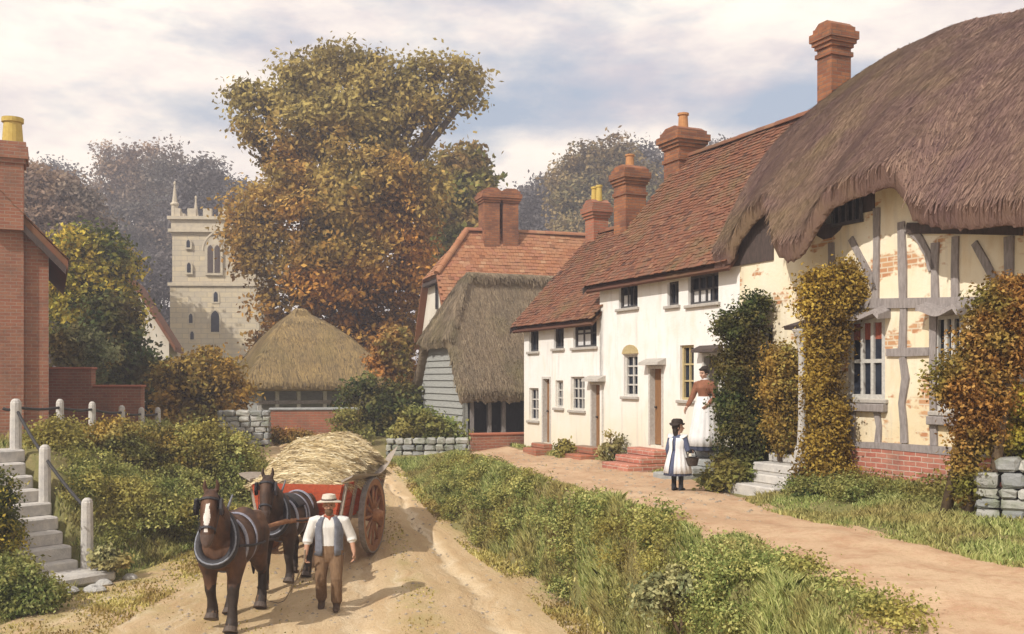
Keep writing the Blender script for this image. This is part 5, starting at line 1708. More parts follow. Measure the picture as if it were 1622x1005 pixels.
    for k in range(30):
        p = hp(-.01, random.uniform(-.03, .03), .13)
        e = hp(.13 + random.uniform(-.02, .02), random.uniform(-.05, .05), -.02 - random.uniform(0, .09))
        w_ = hy * .012
        m.add([p - w_, p + w_, (p + e) / 2 + w_ + Vector((.03, 0, .02)), e, (p + e) / 2 - w_ + Vector((.03, 0, .02))], [(0, 1, 2, 3, 4)])
    m.build('mane', M_MANE, t, recalc=False)
    m = MB()
    m.tube([(-.82, 0, 1.42), (-.92, 0, 1.34), (-.95, 0, 1.1), (-.94, .01, .8), (-.92, .02, .52)], [(.04, .04), (.065, .05), (.085, .06), (.07, .05), (.015, .015)], 10, side=yv, round_ends=True)
    m.build('tail', M_MANE, t, smooth=True)
    # harness: collar with hames, bridle with winkers, belly bands and breeching
    def oval(c, rx, rz, tilt, r, n=28):
        q = MB()
        pts = []
        for k in range(n):
            a = 2 * math.pi * k / n
            y, u = math.sin(a) * rx * (1 - .22 * math.cos(a)), math.cos(a) * rz
            pts.append(Vector((c[0] - math.sin(tilt) * u, y, c[2] + math.cos(tilt) * u)))
        rs = []
        for k in range(n):
            tg = (pts[(k + 1) % n] - pts[k - 1]).normalized()
            rad_ = (pts[k] - Vector(c)).normalized()
            sdv = tg.cross(rad_).normalized()
            rs.append([pts[k] + rad_ * math.cos(b_) * r + sdv * math.sin(b_) * r for b_ in [2 * math.pi * j / 10 for j in range(10)]])
        rs.append(rs[0])
        return q.rings(rs, caps=False)
    c = Vector((.665, 0, 1.31))
    col = oval(c, .25, .375, .42, .068).build('collar', M_HARN, t, smooth=True)
    oval(c + Vector((.055, 0, .02)), .278, .385, .42, .014).build('hames', M_METAL, col, smooth=True)
    for s in (-1, 1):
        q = MB()
        q.tube([(.535, s * .09, 1.68), (.53, s * .14, 1.82), (.54, s * .17, 1.9)], [.022, .018, .012], 8, round_ends=True)
        q.build('hame_tip', M_METAL, col, smooth=True)
    q = MB()
    for zz, rx, rz_ in ((-.4, .098, .1), (-.05, .14, .145)):
        ce = hp(.285 if zz < -.3 else .075, 0, zz)
        n = 18
        up_ = hz @ Vector((.5, 0, .33)) if zz < -.3 else hz @ Vector((.5, 0, .3))
        up_ = up_.normalized()
        rs = []
        dn = hy.cross(up_).normalized()
        for k in range(n):
            a = 2 * math.pi * k / n
            d = hy * math.cos(a) * (rx + .008) + up_ * math.sin(a) * (rz_ + .02)
            rs.append([ce + d * 1.0 - dn * .016, ce + d * 1.09 - dn * .016, ce + d * 1.09 + dn * .016, ce + d * 1.0 + dn * .016])
        rs.append(rs[0])
        q.rings(rs, caps=False)
    for s in (-1, 1):
        q.tube([hp(.07, s * .145, -.02), hp(.16, s * .135, -.2), hp(.28, s * .105, -.4)], [(.006, .016)] * 3, 6, side=hy)
    br = q.build('bridle', M_HARN, t)
    for s in (-1, 1):
        q = MB()
        q.prism([(.1, -.2), (.21, -.2), (.26, -.11), (.22, .01), (.1, .02)], lambda x, z: hp(x, s * .15, z), lambda x, z: hp(x + .02, s * .185, z))
        q.build('winker', M_HARN, br)
    q = MB(); ring_band(q, .36, .07, .02); q.build('girth', M_PAD, t)
    q = MB(); ring_band(q, -.05, .05, .016, tilt=-.05); q.build('back_band', M_PAD, t)
    q = MB()
    for s in (-1, 1):
        q.tube([(.62, s * .3, 1.2), (.2, s * .36, 1.14), (-.3, s * .355, 1.1), (-.7, s * .32, 1.08), (-1.15, s * .34, 1.02)], [.018] * 5, 8)
    q.tube([(-.86, -.22, 1.08), (-.9, 0, 1.08), (-.86, .22, 1.08)], [(.01, .03)] * 3, 6, side=(1, 0, 0))
    q.build('trace', M_HARN, t, smooth=True)
    if saddle:
        q = MB()
        ring_band(q, .12, .34, .06, -1.0, 1.0)
        q.build('saddle', M_HARN, t)
        q = MB(); ring_band(q, -.45, .05, .016, -1.75, 1.75); ring_band(q, -.2, .05, .016, -1.75, 1.75); q.build('breeching', M_PAD, t)
    t.scale = (scale,) * 3
    place(t, loc, heading)
    return t

HD = Vector((-.16, -.987))
def gp(x, y, dz=0):
    return Vector((x, y, H(x, y) + dz))
horse('bay lead horse with a white blaze on its face, nearest the camera', M_BAY, [(.1, 0), (-.12, .1), (-.14, .03), (.16, 0)], R(10), gp(-4.17, 15.1, .03), Vector((-.05, -1)), True, 1.02)
horse('dark bay shaft horse between the lead horse and the red cart', M_BAYD, [(-.12, .06), (.12, 0), (.14, 0), (-.14, .03)], R(14), gp(-3.86, 17.4, .03), HD, False, .94, True)

# cart
cart_loc = gp(-3.68, 19.5)
tcart = thing('farm_cart', 'red two wheeled farm cart heaped with straw', 'cart')
M_REDP2 = m_plain('red_paint', (.52, .1, .04), (.36, .07, .03), 6, .7, stretch=(.6, 4, 4))
M_CWOOD = m_plain('weathered_wood', (.42, .36, .3), (.27, .22, .18), 8, stretch=(.6, 5, 5))
M_WHEEL = m_plain('wheel_paint', (.4, .2, .1), (.24, .11, .06), 9)
M_IRONT = m_plain('iron_tyre', (.3, .27, .25), (.16, .13, .11), 14, .6, spec=.4)
L0, L1, WB = -1.25, 1.25, .72
m = MB()
m.box(L0, L1, -WB, WB, .74, .8)
for k in range(4):
    z0 = .81 + k * .155
    e0, e1 = .02 + k * .035, .02 + (k + 1) * .035
    for s in (-1, 1):
        m.hexa([(L0, s * (WB + e0), z0), (L1, s * (WB + e0), z0), (L1, s * (WB + e0 - .035), z0), (L0, s * (WB + e0 - .035), z0),
                (L0, s * (WB + e1), z0 + .148), (L1, s * (WB + e1), z0 + .148), (L1, s * (WB + e1 - .035), z0 + .148), (L0, s * (WB + e1 - .035), z0 + .148)])
m.build('body', M_REDP2, tcart)
for x, nm in ((L1, 'front_board'), (L0 - .04, 'tail_board')):
    m = MB()
    for k in range(4):
        z0 = .81 + k * .155
        e0, e1 = k * .035, (k + 1) * .035
        m.hexa([(x, -WB - e0, z0), (x + .04, -WB - e0, z0), (x + .04, WB + e0, z0), (x, WB + e0, z0), (x + .02, -WB - e1, z0 + .15), (x + .06, -WB - e1, z0 + .15), (x + .06, WB + e1, z0 + .15), (x + .02, WB + e1, z0 + .15)])
    m.build(nm, M_REDP2, tcart)
for s in (-1, 1):
    for x in (-1.2, -.6, 0., .6, 1.2):
        m = MB()
        m.hexa([(x - .03, s * (WB + .021), .7), (x + .03, s * (WB + .021), .7), (x + .03, s * (WB + .075), .7), (x - .03, s * (WB + .075), .7),
                (x - .03, s * (WB + .165), 1.45), (x + .03, s * (WB + .165), 1.45), (x + .03, s * (WB + .215), 1.45), (x - .03, s * (WB + .215), 1.45)])
        m.build('side_stake', M_CWOOD, tcart)
# raves: pale boards flaring out over the wheels and curling up at the tail
for s in (-1, 1):
    m = MB()
    rs = []
    for k in range(25):
        f = k / 24
        x = L1 + .1 - f * (L1 - L0 + .45)
        lift = .06 * math.cos(f * 5) + .36 * max(0, f - .55) ** 1.6 / .45 ** 1.6
        yi, yo = s * (WB + .14), s * (WB + .34)
        zi = 1.42 + lift * .75
        rs.append([Vector((x, yi, zi)), Vector((x, yo, zi + .09 + lift * .3)), Vector((x, yo + s * .02, zi + .13 + lift * .3)), Vector((x, yi, zi + .045))])
    m.rings(rs)
    m.build('rave', M_CWOOD, tcart)
for s in (-1, 1):
    m = MB()
    m.tube([(L1 - .3, s * .5, .76), (L1 + .5, s * .47, .86), (L1 + 1.6, s * .42, .98), (L1 + 2.3, s * .4, 1.0)], [.05, .05, .042, .03], 10, round_ends=True)
    m.build('shaft', M_WHEEL, tcart, smooth=True)
wr = .72
for s in (-1, 1):
    yc = s * (WB + .3)
    m = MB()
    def ringx(r0, r1, w0, n=40):
        return [[Vector((math.cos(2 * math.pi * k / n) * r, yc + w_, wr + math.sin(2 * math.pi * k / n) * r)) for r, w_ in ((r0, -w0), (r1, -w0), (r1, w0), (r0, w0))] for k in range(n + 1)]
    m.rings(ringx(.58, .69, .045), caps=False)
    wh = m.build('wheel', M_WHEEL, tcart)
    MB().rings(ringx(.691, .72, .052), caps=False).build('tyre', M_IRONT, wh)
    h = MB()
    h.rings([[Vector((math.cos(a) * r, yc + s * w_, wr + math.sin(a) * r)) for a in [2 * math.pi * k / 16 for k in range(16)]] for r, w_ in ((.06, -.2), (.11, -.16), (.13, 0), (.12, .1), (.085, .2), (.06, .22))])
    h.build('hub', M_WHEEL, wh)
    for k in range(12):
        a = 2 * math.pi * k / 12
        sp = MB()
        sp.tube([(math.cos(a) * .1, yc + s * .02, wr + math.sin(a) * .1), (math.cos(a) * .585, yc, wr + math.sin(a) * .585)], [.03, .022], 8)
        sp.build('spoke', M_WHEEL, wh, smooth=True)
m = MB(); m.box(-.05, .05, -WB - .3, WB + .3, wr - .06, wr + .06); m.build('axle', M_CWOOD, tcart)
place(tcart, cart_loc, HD)
# the straw: a heaped, layered mound with loose stalks
tstraw = thing('straw_load', 'heaped golden straw load filling the red cart', 'straw')
m = MB()
BUN = []
for lay, (z0, xa, xb, hl, nb) in enumerate(((1.5, -1.1, 1.12, .8, 8), (1.72, -1.1, .95, .84, 7), (1.92, -1.05, .6, .78, 6), (2.08, -.95, .2, .68, 5))):
    for k in range(nb):
        x = xa + (xb - xa) * k / (nb - 1) + random.uniform(-.05, .05)
        z = z0 + random.uniform(-.04, .04) - .1 * max(0, x) * (lay > 0)
        sk = random.uniform(-.18, .18)
        L_ = hl * random.uniform(.93, 1.07)
        pts = [Vector((x + sk * q + .05 * abs(q) ** 2, q * L_, z - (.1 if lay == 0 else .22) * abs(q) ** 2.2 + .02 * math.sin(q * 5 + k))) for q in (-1, -.75, -.45, -.15, .15, .45, .75, 1)]
        m.tube(pts, [.06, .105, .125, .13, .13, .125, .105, .06], 10, side=(1, 0, 0), round_ends=True)
        BUN.append((x, z, L_, sk))
m.box(L0 + .05, L1 - .02, -WB + .02, WB - .02, .83, 1.5)
V, F = remesh(m, .032, 2)
tri_n = 26000
t_ = NT('straw')
scol = t_.ramp(t_.attr('tint'), [(0., (.26, .18, .08)), (.4, (.54, .42, .22)), (.75, (.7, .58, .36)), (1., (.76, .68, .48))])
scol = t_.mix(t_.math('MULTIPLY', t_.ramp(t_.noise(t_.scaled(t_.obj(), (1.2, 1.2, 5)), 2.2, 4), [(.45, 0.), (.65, 1.)]), .55), scol, (.3, .2, .1))
M_STRAW = t_.finish(scol, 1., t_.noise(t_.obj(), 30, 3), .6, .02, .1)
tri = np.array([(f[0], f[i], f[i + 1]) for f in F for i in range(1, len(f) - 1)])
a_, b_, c_ = V[tri[:, 0]], V[tri[:, 1]], V[tri[:, 2]]
nn = np.cross(b_ - a_, c_ - a_)
ar = np.linalg.norm(nn, axis=1) * (a_[:, 2] > 1.36)
k = rng.choice(len(tri), tri_n, p=ar / ar.sum())
u_, v_ = rng.random((tri_n, 1)), rng.random((tri_n, 1))
P = a_[k] + (b_[k] - a_[k]) * u_ * .7 + (c_[k] - a_[k]) * v_ * .5
N = unit(nn[k])
dr = unit(np.stack([rng.normal(0, .3, tri_n), np.ones(tri_n), -.5 * P[:, 1] + rng.normal(0, .16, tri_n)], 1))
dr = unit(dr - N * (dr * N).sum(1, keepdims=True) * .75)
sdv = unit(np.cross(N, dr))
ln = rng.uniform(.08, .22, (tri_n, 1))
P = P + N * rng.uniform(0, .015, (tri_n, 1))
Q = np.stack([P - dr * ln - sdv * .007, P - dr * ln + sdv * .007, P + dr * ln + sdv * .005, P + dr * ln - sdv * .005], 1).reshape(-1, 3)
link('straw', np.concatenate([V, Q]), list(F) + [tuple(len(V) + i for i in r_) for r_ in np.arange(4 * tri_n).reshape(-1, 4)], M_STRAW, tstraw, tint=np.concatenate([np.full(len(F), .4), np.clip(rng.normal(.6, .25, tri_n), 0, 1)]))
place(tstraw, cart_loc, HD)

# ------------------------------------------------------------------ people (built facing +x, feet at z=0)
M_SKIN = m_plain('skin', (.5, .28, .18), (.42, .22, .14), 14, .6, bump=.05)
M_SKINP = m_plain('pale_skin', (.6, .38, .28), (.52, .31, .22), 14, .6, bump=.05)
M_SHIRT = m_plain('white_shirt', (.78, .76, .72), (.62, .6, .58), 9, .9, bump=.4, stretch=(2, 2, .7))
M_VEST = m_plain('grey_waistcoat', (.2, .21, .25), (.12, .125, .15), 14, .9)
M_TROU = m_plain('brown_corduroy', (.24, .15, .085), (.15, .09, .05), 12, .95, stretch=(4, 4, .6))
M_BOOT = m_plain('brown_boots', (.12, .075, .045), (.07, .045, .03), 14, .6)
M_HAT = m_plain('pale_straw_hat', (.68, .62, .52), (.5, .44, .35), 20, .9)
M_HBAND = m_plain('hat_band', (.14, .1, .08), (.09, .06, .05), 20)
M_BEARD = m_plain('brown_beard', (.17, .1, .055), (.1, .06, .035), 30)
M_HAIR = m_plain('dark_hair', (.035, .022, .016), (.02, .014, .01), 24, .55)
M_KERCH = m_plain('red_neckerchief', (.4, .12, .06), (.28, .08, .05), 20)
M_BLOUSE = m_plain('brown_blouse', (.3, .13, .075), (.19, .08, .045), 10, .9, bump=.4)
M_APRON = m_plain('white_apron', (.82, .8, .78), (.66, .65, .66), 7, .9, bump=.4, stretch=(3, 3, .5))
M_BLUE = m_plain('blue_dress', (.11, .125, .2), (.065, .075, .13), 10, .9, stretch=(4, 4, .6))
M_STOCK = m_plain('dark_stockings', (.03, .03, .035), (.02, .02, .022), 20)
M_WICK = m_plain('dark_wicker', (.1, .075, .06), (.05, .04, .035), 40, bump=.8)
M_LIP = m_plain('lips', (.4, .14, .1), (.34, .12, .09), 20)
M_WOODST = m_plain('whip_stick', (.4, .33, .24), (.28, .22, .16), 20)

def hand(b, wrist, dirv, palm, thumb, L=.185, curl=.5):
    """palm block, four bent fingers and a thumb; dirv points to the fingertips, palm is the palm's facing, thumb the thumb side"""
    d, p, t = Vector(dirv).normalized(), Vector(palm).normalized(), Vector(thumb).normalized()
    w_ = Vector(wrist)
    k = L / .185
    b.tube([w_, w_ + d * .03 * k, w_ + d * .09 * k], [(.027 * k, .02 * k), (.038 * k, .019 * k), (.042 * k, .016 * k)], 10, side=t, round_ends=True)
    for i, (off, ln) in enumerate(((.031, .078), (.011, .088), (-.01, .082), (-.03, .064))):
        q0 = w_ + d * .085 * k + t * off * k
        c1 = (d * math.cos(curl) + p * math.sin(curl)).normalized()
        c2 = (d * math.cos(curl * 2.1) + p * math.sin(curl * 2.1)).normalized()
        b.tube([q0, q0 + c1 * ln * .48 * k, q0 + c1 * ln * .48 * k + c2 * ln * .52 * k], [.0092 * k, .0086 * k, .0072 * k], 7, side=t, round_ends=True)
    q0 = w_ + d * .03 * k + t * .032 * k
    e = (t * .75 + d * .6 + p * .35).normalized()
    e2 = (t * .25 + d * .9 + p * .45).normalized()
    b.tube([q0, q0 + e * .035 * k, q0 + e * .035 * k + e2 * .03 * k], [.0125 * k, .0105 * k, .0085 * k], 7, round_ends=True)

def head(b, c, k=1., turn=0., nod=0.):
    """skull, jaw, nose, ears, lips round centre c, facing +x turned by 'turn'"""
    rot = Matrix.Rotation(turn, 3, 'Z') @ Matrix.Rotation(nod, 3, 'Y')
    c = Vector(c)
    P = lambda x, y, z: c + rot @ Vector((x * k, y * k, z * k))
    b.ball(P(-.008, 0, .025), (.096 * k, .077 * k, .1 * k), 16, rot=rot)
    b.ball(P(.018, 0, -.04), (.072 * k, .06 * k, .078 * k), 14, rot=rot)
    b.ball(P(.045, 0, -.088), (.034 * k, .034 * k, .028 * k), 10, rot=rot)
    b.tube([P(.082, 0, .015), P(.098, 0, -.012), P(.108, 0, -.03)], [.01 * k, .013 * k, .017 * k], 8, round_ends=True)
    b.ball(P(.08, 0, .038), (.018 * k, .05 * k, .012 * k), 10, rot=rot)
    b.ball(P(.082, 0, -.06), (.014 * k, .026 * k, .011 * k), 10, rot=rot)
    for s in (-1, 1):
        b.ball(P(-.005, s * .078, -.005), (.022 * k, .012 * k, .034 * k), 10, rot=rot)
        b.ball(P(.055, s * .042, -.03), (.03 * k, .024 * k, .026 * k), 10, rot=rot)
    return P, rot

def face(t, P, rot, k=1.):
    for s in (-1, 1):
        MB().ball(P(.083, s * .032, .014), (.008 * k, .014 * k, .008 * k), 8, rot=rot).build('eye', M_EYE, t)
    MB().ball(P(.093, 0, -.061), (.006 * k, .022 * k, .006 * k), 8, rot=rot).build('mouth', M_LIP, t)

def shell(mb, rs, th):
    """cloth of thickness th from open rings of points (outer); inner faces offset towards each ring's middle"""
    n = len(rs[0])
    out, inn = [], []
    for r in rs:
        c = sum(r, Vector()) / n
        out.append(r)
        inn.append([p + (c - p).normalized() * th for p in r])
    prof = [[*o, *reversed(i)] for o, i in zip(out, inn)]
    mb.rings(prof)

def garment(name, mb, mat, parent, vox=.012, it=4):
    V, F = remesh(mb, vox, it)
    return link(name, V, F, mat, parent, smooth=True)

# --- the carter
tm = thing('person', 'bearded carter in white shirt, grey waistcoat and pale hat walking beside the horses', 'person')
b = MB()
b.tube([(.0, 0, .86), (.0, 0, 1.0), (.0, 0, 1.15), (.005, 0, 1.3), (0, 0, 1.4), (-.005, 0, 1.46)], [(.165, .115), (.15, .105), (.16, .11), (.185, .12), (.165, .1), (.07, .06)], 18, side=(0, 1, 0), round_ends=True)
b.tube([(-.005, 0, 1.43), (.01, 0, 1.55)], [.06, .054], 12)
Pm, rm = head(b, (.02, 0, 1.62), 1., R(4))
arms = {1: [(0, .2, 1.39), (-.04, .3, 1.12), (.05, .34, .9)], -1: [(0, -.2, 1.39), (.0, -.285, 1.11), (.1, -.31, .88)]}
for s, a in arms.items():
    b.tube(a, [.055, .043, .029], 12, round_ends=True)
    b.tube([a[0], Vector(a[0]).lerp(Vector(a[1]), .5)], [.058, .052], 12, round_ends=True)
    d = (Vector(a[2]) - Vector(a[1])).normalized()
    hand(b, a[2], d + Vector((.05, 0, -.35)), (0, -s, 0), (1, 0, -.1), .19, .75 if s < 0 else .45)
leg = {1: [(0, .095, .9), (.1, .105, .5), (.03, .105, .1)], -1: [(0, -.095, .9), (.02, -.11, .49), (-.16, -.115, .12)]}
for s, l in leg.items():
    b.tube(l, [.088, .058, .042], 12, round_ends=True)
V, F = remesh(b, .0075, 3)
link('body', V, F, M_SKIN, tm, smooth=True)
face(tm, Pm, rm)
g = MB()
g.tube([(.0, 0, .92), (.0, 0, 1.0), (.0, 0, 1.15), (.005, 0, 1.3), (0, 0, 1.41), (-.004, 0, 1.475)], [(.178, .13), (.17, .122), (.178, .126), (.2, .134), (.178, .112), (.075, .07)], 20, side=(0, 1, 0))
for s, a in arms.items():
    el = Vector(a[1]); wr_ = Vector(a[2])
    g.tube([Vector(a[0]) + Vector((0, -s * .05, .01)), Vector(a[0]), Vector(a[0]).lerp(el, .5), el, el.lerp(wr_, .28), el.lerp(wr_, .3)], [.07, .08, .074, .072, .07, .05], 14, round_ends=True)
garment('shirt', g, M_SHIRT, tm, .011, 3)
g = MB()                       # waistcoat hangs open down the front
for a0, a1 in ((R(24), R(184)), (R(176), R(336))):
    rs = []
    for z, ry, rx in ((.86, .205, .155), (.95, .192, .15), (1.08, .19, .143), (1.22, .204, .146), (1.34, .2, .143), (1.41, .172, .125), (1.45, .12, .1)):
        op = 1 + .5 * max(0, (1.3 - z)) * 0
        rs.append([Vector((math.cos(a) * rx, math.sin(a) * ry, z)) for a in [a0 + (a1 - a0) * k / 16 for k in range(17)]])
    shell(g, rs, .014)
g.build('waistcoat', M_VEST, tm, smooth=True)
g = MB()
g.tube([(.0, 0, .82), (.0, 0, .9), (0, 0, 1.0)], [(.17, .125), (.182, .132), (.176, .126)], 18, side=(0, 1, 0), round_ends=True)
for s, l in leg.items():
    l = [Vector(q) for q in l]
    g.tube([l[0] + Vector((0, 0, .02)), l[0].lerp(l[1], .5), l[1], l[1].lerp(l[2], .5), l[2] + Vector((0, 0, .03))], [.108, .096, .08, .078, .078], 14, round_ends=False)
garment('trousers', g, M_TROU, tm, .012, 3)
for s, l in leg.items():
    a = Vector(l[2])
    pit = R(0) if s > 0 else R(26)
    f = MB()
    fx = lambda x, z: a + Vector((x * math.cos(pit) + z * math.sin(pit), 0, -x * math.sin(pit) * .9 + z * math.cos(pit)))
    f.tube([fx(0, .1), fx(0, .0)], [.062, .06], 12, round_ends=True)
    f.tube([fx(-.06, -.05), fx(.03, -.045), fx(.12, -.06), fx(.19, -.068)], [(.042, .045), (.05, .055), (.05, .038), (.036, .026)], 12, side=(0, 1, 0), round_ends=True)
    garment('boot', f, M_BOOT, tm, .01, 3)
f = MB()
f.ball(Pm(.05, 0, -.085), (.058, .062, .055), 12, rot=rm); f.ball(Pm(.062, 0, -.125), (.035, .04, .04), 12, rot=rm); f.ball(Pm(.095, 0, -.045), (.016, .036, .012), 10, rot=rm)
garment('beard', f, M_BEARD, tm, .01, 2)
f = MB()
f.ball(Pm(-.035, 0, .01), (.082, .083, .085), 14, rot=rm)
garment('hair', f, M_BEARD, tm, .01, 2)
f = MB()
hc = Pm(-.005, 0, .075)
f.rings([[hc + Vector((math.cos(a) * r * 1.12, math.sin(a) * r, z + (.012 * math.cos(2 * a) if r > .12 else 0))) for a in [2 * math.pi * k / 24 for k in range(24)]] for r, z in ((.1, -.006), (.165, -.018), (.168, -.008), (.102, .008), (.098, .05), (.086, .095), (.05, .105), (.01, .1))])
ht = f.build('hat', M_HAT, tm, smooth=False)
MB().rings([[hc + Vector((math.cos(a) * r * 1.12, math.sin(a) * r, z)) for a in [2 * math.pi * k / 24 for k in range(24)]] for r, z in ((.1055, .009), (.1045, .034))], caps=False).build('hat_band', M_HBAND, ht)
f = MB()
f.tube([Pm(.035, -.06, -.155), Pm(.07, 0, -.17), Pm(.035, .06, -.155)], [(.02, .02), (.026, .03), (.02, .02)], 8, round_ends=True)
f.tube([Pm(.075, 0, -.17), Pm(.085, .02, -.26)], [.022, .012], 8, round_ends=True)
garment('neckerchief', f, M_KERCH, tm, .009, 2)
MAN = gp(-2.87, 15.85)
tm.scale = (1.12, 1.14, 1.01)
place(tm, MAN, (.1, -1))
ws = thing('whip', "long pale carter's whip held in the man's right hand", 'whip')
f = MB()
hw_ = Vector(arms[-1][2]) + Vector((.045, -.01, -.1))
f.tube([hw_ + Vector((.12, .02, .2)), hw_, hw_ + Vector((-.12, -.12, -.3)), hw_ + Vector((-.28, -.3, -.66))], [.013, .013, .011, .007], 8, round_ends=True)
f.build('stock', M_WOODST, ws, smooth=True)
f = MB()
e = hw_ + Vector((-.28, -.3, -.66))
f.tube([e, e + Vector((-.1, -.1, -.06)), e + Vector((-.3, -.25, -.07)), e + Vector((-.5, -.35, -.075))], [.006, .005, .004, .003], 6)
f.build('lash', M_HARN, ws, smooth=True)
ws.scale = (1.12, 1.14, 1.01)
place(ws, MAN, (.1, -1))

def skirt(prof, a0=0., a1=2 * math.pi, n=64, pleat=.012, off=0., th=.01, cx=lambda z: 0.):
    rs = []
    for z, rx, ry in prof:
        k = 1.0 if z < prof[0][0] + .05 else 0
        rs.append([Vector((cx(z) + math.cos(a) * (rx + off + pleat * math.sin(a * 15) * (prof[-1][0] - z) / (prof[-1][0] - prof[0][0]) ), math.sin(a) * (ry + off + pleat * math.sin(a * 15 + .6) * (prof[-1][0] - z) / (prof[-1][0] - prof[0][0])), z)) for a in [a0 + (a1 - a0) * i / n for i in range(n + 1)]])
    q = MB()
    shell(q, rs, th)
    return q

# --- the woman on the step
tw = thing('person', 'woman in a brown blouse and long white apron standing on stone steps by the ivy', 'person')
b = MB()
b.tube([(0, 0, .8), (0, 0, .95), (0, 0, 1.06), (.01, 0, 1.2), (0, 0, 1.29), (-.005, 0, 1.34)], [(.155, .12), (.135, .105), (.11, .09), (.145, .11), (.14, .085), (.06, .052)], 16, side=(0, 1, 0), round_ends=True)
b.tube([(-.005, 0, 1.31), (.012, 0, 1.42)], [.05, .046], 10)
Pw, rw = head(b, (.02, 0, 1.48), .93, R(-8), R(12))
warm = {-1: [(0, -.165, 1.28), (.05, -.24, 1.03), (.15, -.3, .83)], 1: [(0, .165, 1.28), (-.02, .24, 1.03), (.12, .17, .9)]}
for s, a in warm.items():
    b.tube(a, [.045, .037, .025], 10, round_ends=True)
    d = Vector(a[2]) - Vector(a[1])
    hand(b, a[2], d, (0, -s, -.3), (.7, 0, .7), .165, .35)
for s in (-1, 1):
    b.tube([(0, s * .08, .85), (.01, s * .08, .45), (0, s * .08, .08)], [.085, .055, .04], 10)
V, F = remesh(b, .0075, 3)
link('body', V, F, M_SKINP, tw, smooth=True)
face(tw, Pw, rw, .93)
g = MB()
g.tube([(0, 0, .93), (0, 0, .98), (0, 0, 1.06), (.012, 0, 1.2), (0, 0, 1.3), (-.004, 0, 1.36)], [(.15, .12), (.14, .11), (.124, .1), (.16, .128), (.152, .098), (.058, .055)], 18, side=(0, 1, 0))
for s, a in warm.items():
    g.tube([Vector(a[0]) + Vector((0, -s * .04, 0)), *a[:2], Vector(a[1]).lerp(Vector(a[2]), .5), Vector(a[1]).lerp(Vector(a[2]), .85)], [.06, .068, .056, .048, .04], 12, round_ends=True)
garment('blouse', g, M_BLOUSE, tw, .011, 3)
MB().rings([[Vector((-.002 + math.cos(a) * r * .9, math.sin(a) * r, z)) for a in [2 * math.pi * k / 20 for k in range(20)]] for r, z in ((.068, 1.35), (.062, 1.385), (.056, 1.385), (.06, 1.35))], caps=False).build('collar', M_APRON, tw)
PRW = [(.02, .33, .31), (.3, .27, .26), (.6, .2, .22), (.85, .165, .185), (.97, .125, .145), (1.02, .112, .13)]
skirt(PRW).build('skirt', M_BLUE, tw, smooth=True)
skirt([(.1, .325, .3), (.3, .285, .27), (.6, .212, .23), (.85, .175, .195), (.98, .133, .152), (1.035, .122, .138)], -2.1, 2.1, 60, .01, .012, .008).build('apron', M_APRON, tw, smooth=True)
f = MB()
f.ball(Pw(-.035, 0, .04), (.098, .1, .1), 14, rot=rw); f.ball(Pw(-.085, 0, .085), (.05, .055, .045), 12, rot=rw); f.ball(Pw(.05, 0, .085), (.045, .068, .03), 12, rot=rw)
garment('hair', f, M_HAIR, tw, .01, 2)
for s in (-1, 1):
    MB().tube([(-.03, s * .08, .02), (.06, s * .08, .015), (.11, s * .08, .01)], [(.03, .03), (.033, .025), (.02, .016)], 10, side=(0, 1, 0), round_ends=True).build('shoe', M_BOOT, tw, smooth=True)
wl_ = ROW.p(9.02, .36, .525)
place(tw, wl_, Vector((-.72, -.7)))

# --- the girl with the basket, her back half turned
tg = thing('person', 'little girl in white pinafore and dark hat standing on the path', 'person')
b = MB()
b.tube([(0, 0, .55), (0, 0, .68), (0, 0, .8), (0, 0, .88), (0, 0, .92)], [(.115, .09), (.105, .085), (.12, .09), (.11, .07), (.045, .04)], 14, side=(0, 1, 0), round_ends=True)
b.tube([(0, 0, .9), (.01, 0, .98)], [.04, .038], 10)
Pg, rg = head(b, (.015, 0, 1.045), .84, R(-58), R(-6))
garm = {-1: [(0, -.125, .87), (.0, -.19, .68), (.15, -.17, .64)], 1: [(0, .125, .87), (-.01, .18, .68), (.06, .19, .5)]}
for s, a in garm.items():
    b.tube(a, [.036, .03, .02], 10, round_ends=True)
    hand(b, a[2], Vector(a[2]) - Vector(a[1]), (0, -s, 0) if s > 0 else (0, .2, 1), (1, 0, 0) if s > 0 else (.3, 1, 0), .125, .7)
for s in (-1, 1):
    b.tube([(0, s * .065, .6), (.01, s * .065, .34), (-.01, s * .065, .07)], [.062, .045, .032], 10)
V, F = remesh(b, .0065, 3)
fc = np.array([V[list(f_)].mean(0) for f_ in F])
link('body', V, F, M_SKINP, tg, smooth=True)
face(tg, Pg, rg, .84)
PRG = [(.26, .23, .22), (.42, .19, .18), (.58, .15, .15), (.66, .115, .12)]
skirt(PRG, n=60, pleat=.016).build('dress', M_BLUE, tg, smooth=True)
g = MB()
g.tube([(0, 0, .6), (0, 0, .68), (0, 0, .8), (0, 0, .885), (0, 0, .93)], [(.125, .1), (.118, .098), (.133, .103), (.118, .08), (.046, .044)], 16, side=(0, 1, 0))
for s, a in garm.items():
    g.tube([Vector(a[0]) + Vector((0, -s * .03, 0)), *a[:2], Vector(a[1]).lerp(Vector(a[2]), .75)], [.05, .056, .046, .034], 12, round_ends=True)
garment('bodice', g, M_BLUE, tg, .01, 3)
pf = skirt([(.3, .225, .22), (.44, .2, .19), (.58, .16, .16), (.67, .128, .133), (.72, .124, .128), (.82, .12, .142), (.88, .1, .13)], -2.93, 2.93, 56, .012, .01, .007)
pf.build('pinafore', M_APRON, tg, smooth=True)
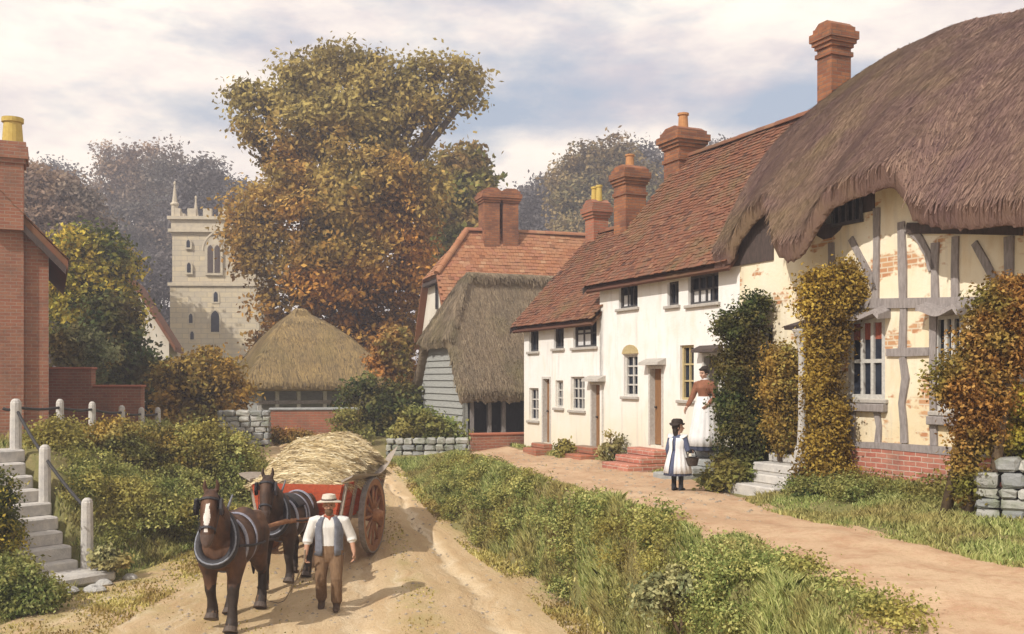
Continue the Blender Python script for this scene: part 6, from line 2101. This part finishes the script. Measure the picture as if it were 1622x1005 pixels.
for sd_ in (-1, 1):
    f = MB()
    f.tube([(-.06, sd_ * .1, .885), (0, sd_ * .125, .925), (.06, sd_ * .1, .885)], [(.045, .014), (.07, .02), (.045, .014)], 10, side=(0, 1, 0), round_ends=True)
    f.build('shoulder_frill', M_APRON, tg, smooth=True)
for s in (-1, 1):
    f = MB()
    f.tube([(-.01, s * .065, .34), (-.01, s * .065, .09)], [.05, .037], 10)
    f.build('stocking', M_STOCK, tg, smooth=True)
    f = MB()
    f.tube([(-.01, s * .065, .12), (-.01, s * .065, .05)], [.042, .044], 10, round_ends=True)
    f.tube([(-.04, s * .065, .03), (.04, s * .065, .03), (.1, s * .065, .022)], [(.032, .03), (.036, .03), (.026, .018)], 10, side=(0, 1, 0), round_ends=True)
    garment('boot', f, M_STOCK, tg, .008, 2)
f = MB()
f.ball(Pg(-.03, 0, .02), (.082, .08, .088), 14, rot=rg); f.ball(Pg(-.06, 0, -.07), (.05, .085, .1), 12, rot=rg); f.ball(Pg(-.065, .03, -.15), (.035, .05, .07), 10, rot=rg); f.ball(Pg(-.06, -.035, -.13), (.035, .045, .07), 10, rot=rg)
garment('hair', f, M_HAIR, tg, .009, 2)
f = MB()
hc = Pg(-.012, 0, .075)
f.rings([[hc + Vector((math.cos(a) * r * 1.08, math.sin(a) * r, z - .02 * math.cos(2 * a) * (r > .11))) for a in [2 * math.pi * k / 24 for k in range(24)]] for r, z in ((.085, .0), (.125, -.012), (.127, -.002), (.098, .014), (.092, .06), (.065, .085), (.01, .09))])
f.build('hat', M_HAIR, tg, smooth=False)
GIRL = gp(2.74, 16.7)
GH_ = Vector((.62, .78)).normalized()
place(tg, GIRL, GH_)
bk = thing('basket', "dark wicker basket hanging on the little girl's arm", 'basket')
f = MB()
f.rings([[Vector((.08 + math.cos(a) * r * 1.25, -.22 + math.sin(a) * r * .9, z)) for a in [2 * math.pi * k / 24 for k in range(24)]] for r, z in ((.075, .42), (.09, .43), (.115, .54), (.122, .56), (.11, .56), (.1, .54), (.08, .45))])
f.build('bowl', M_WICK, bk)
f = MB()
f.tube([Vector((.08 + math.cos(a) * .14, -.22, .555 + math.sin(a) * .13)) for a in [math.pi * k / 12 for k in range(13)]], [.009] * 13, 8)
f.build('handle', M_WICK, bk, smooth=True)
place(bk, GIRL, GH_)
# ------------------------------------------------------------------ the air
t_ = NT('air')
v_ = t_.n('VolumePrincipled', {'Color': (.88, .86, .95, 1), 'Density': .0027, 'Anisotropy': .2})
t_.t.links.new(v_.outputs[0], t_.out.inputs['Volume'])
hz = MB().box(-162, 162, -14, 302, -4, 45).build('haze', t_.m, org=(0, 0, 0))
tag(hz, kind='stuff')
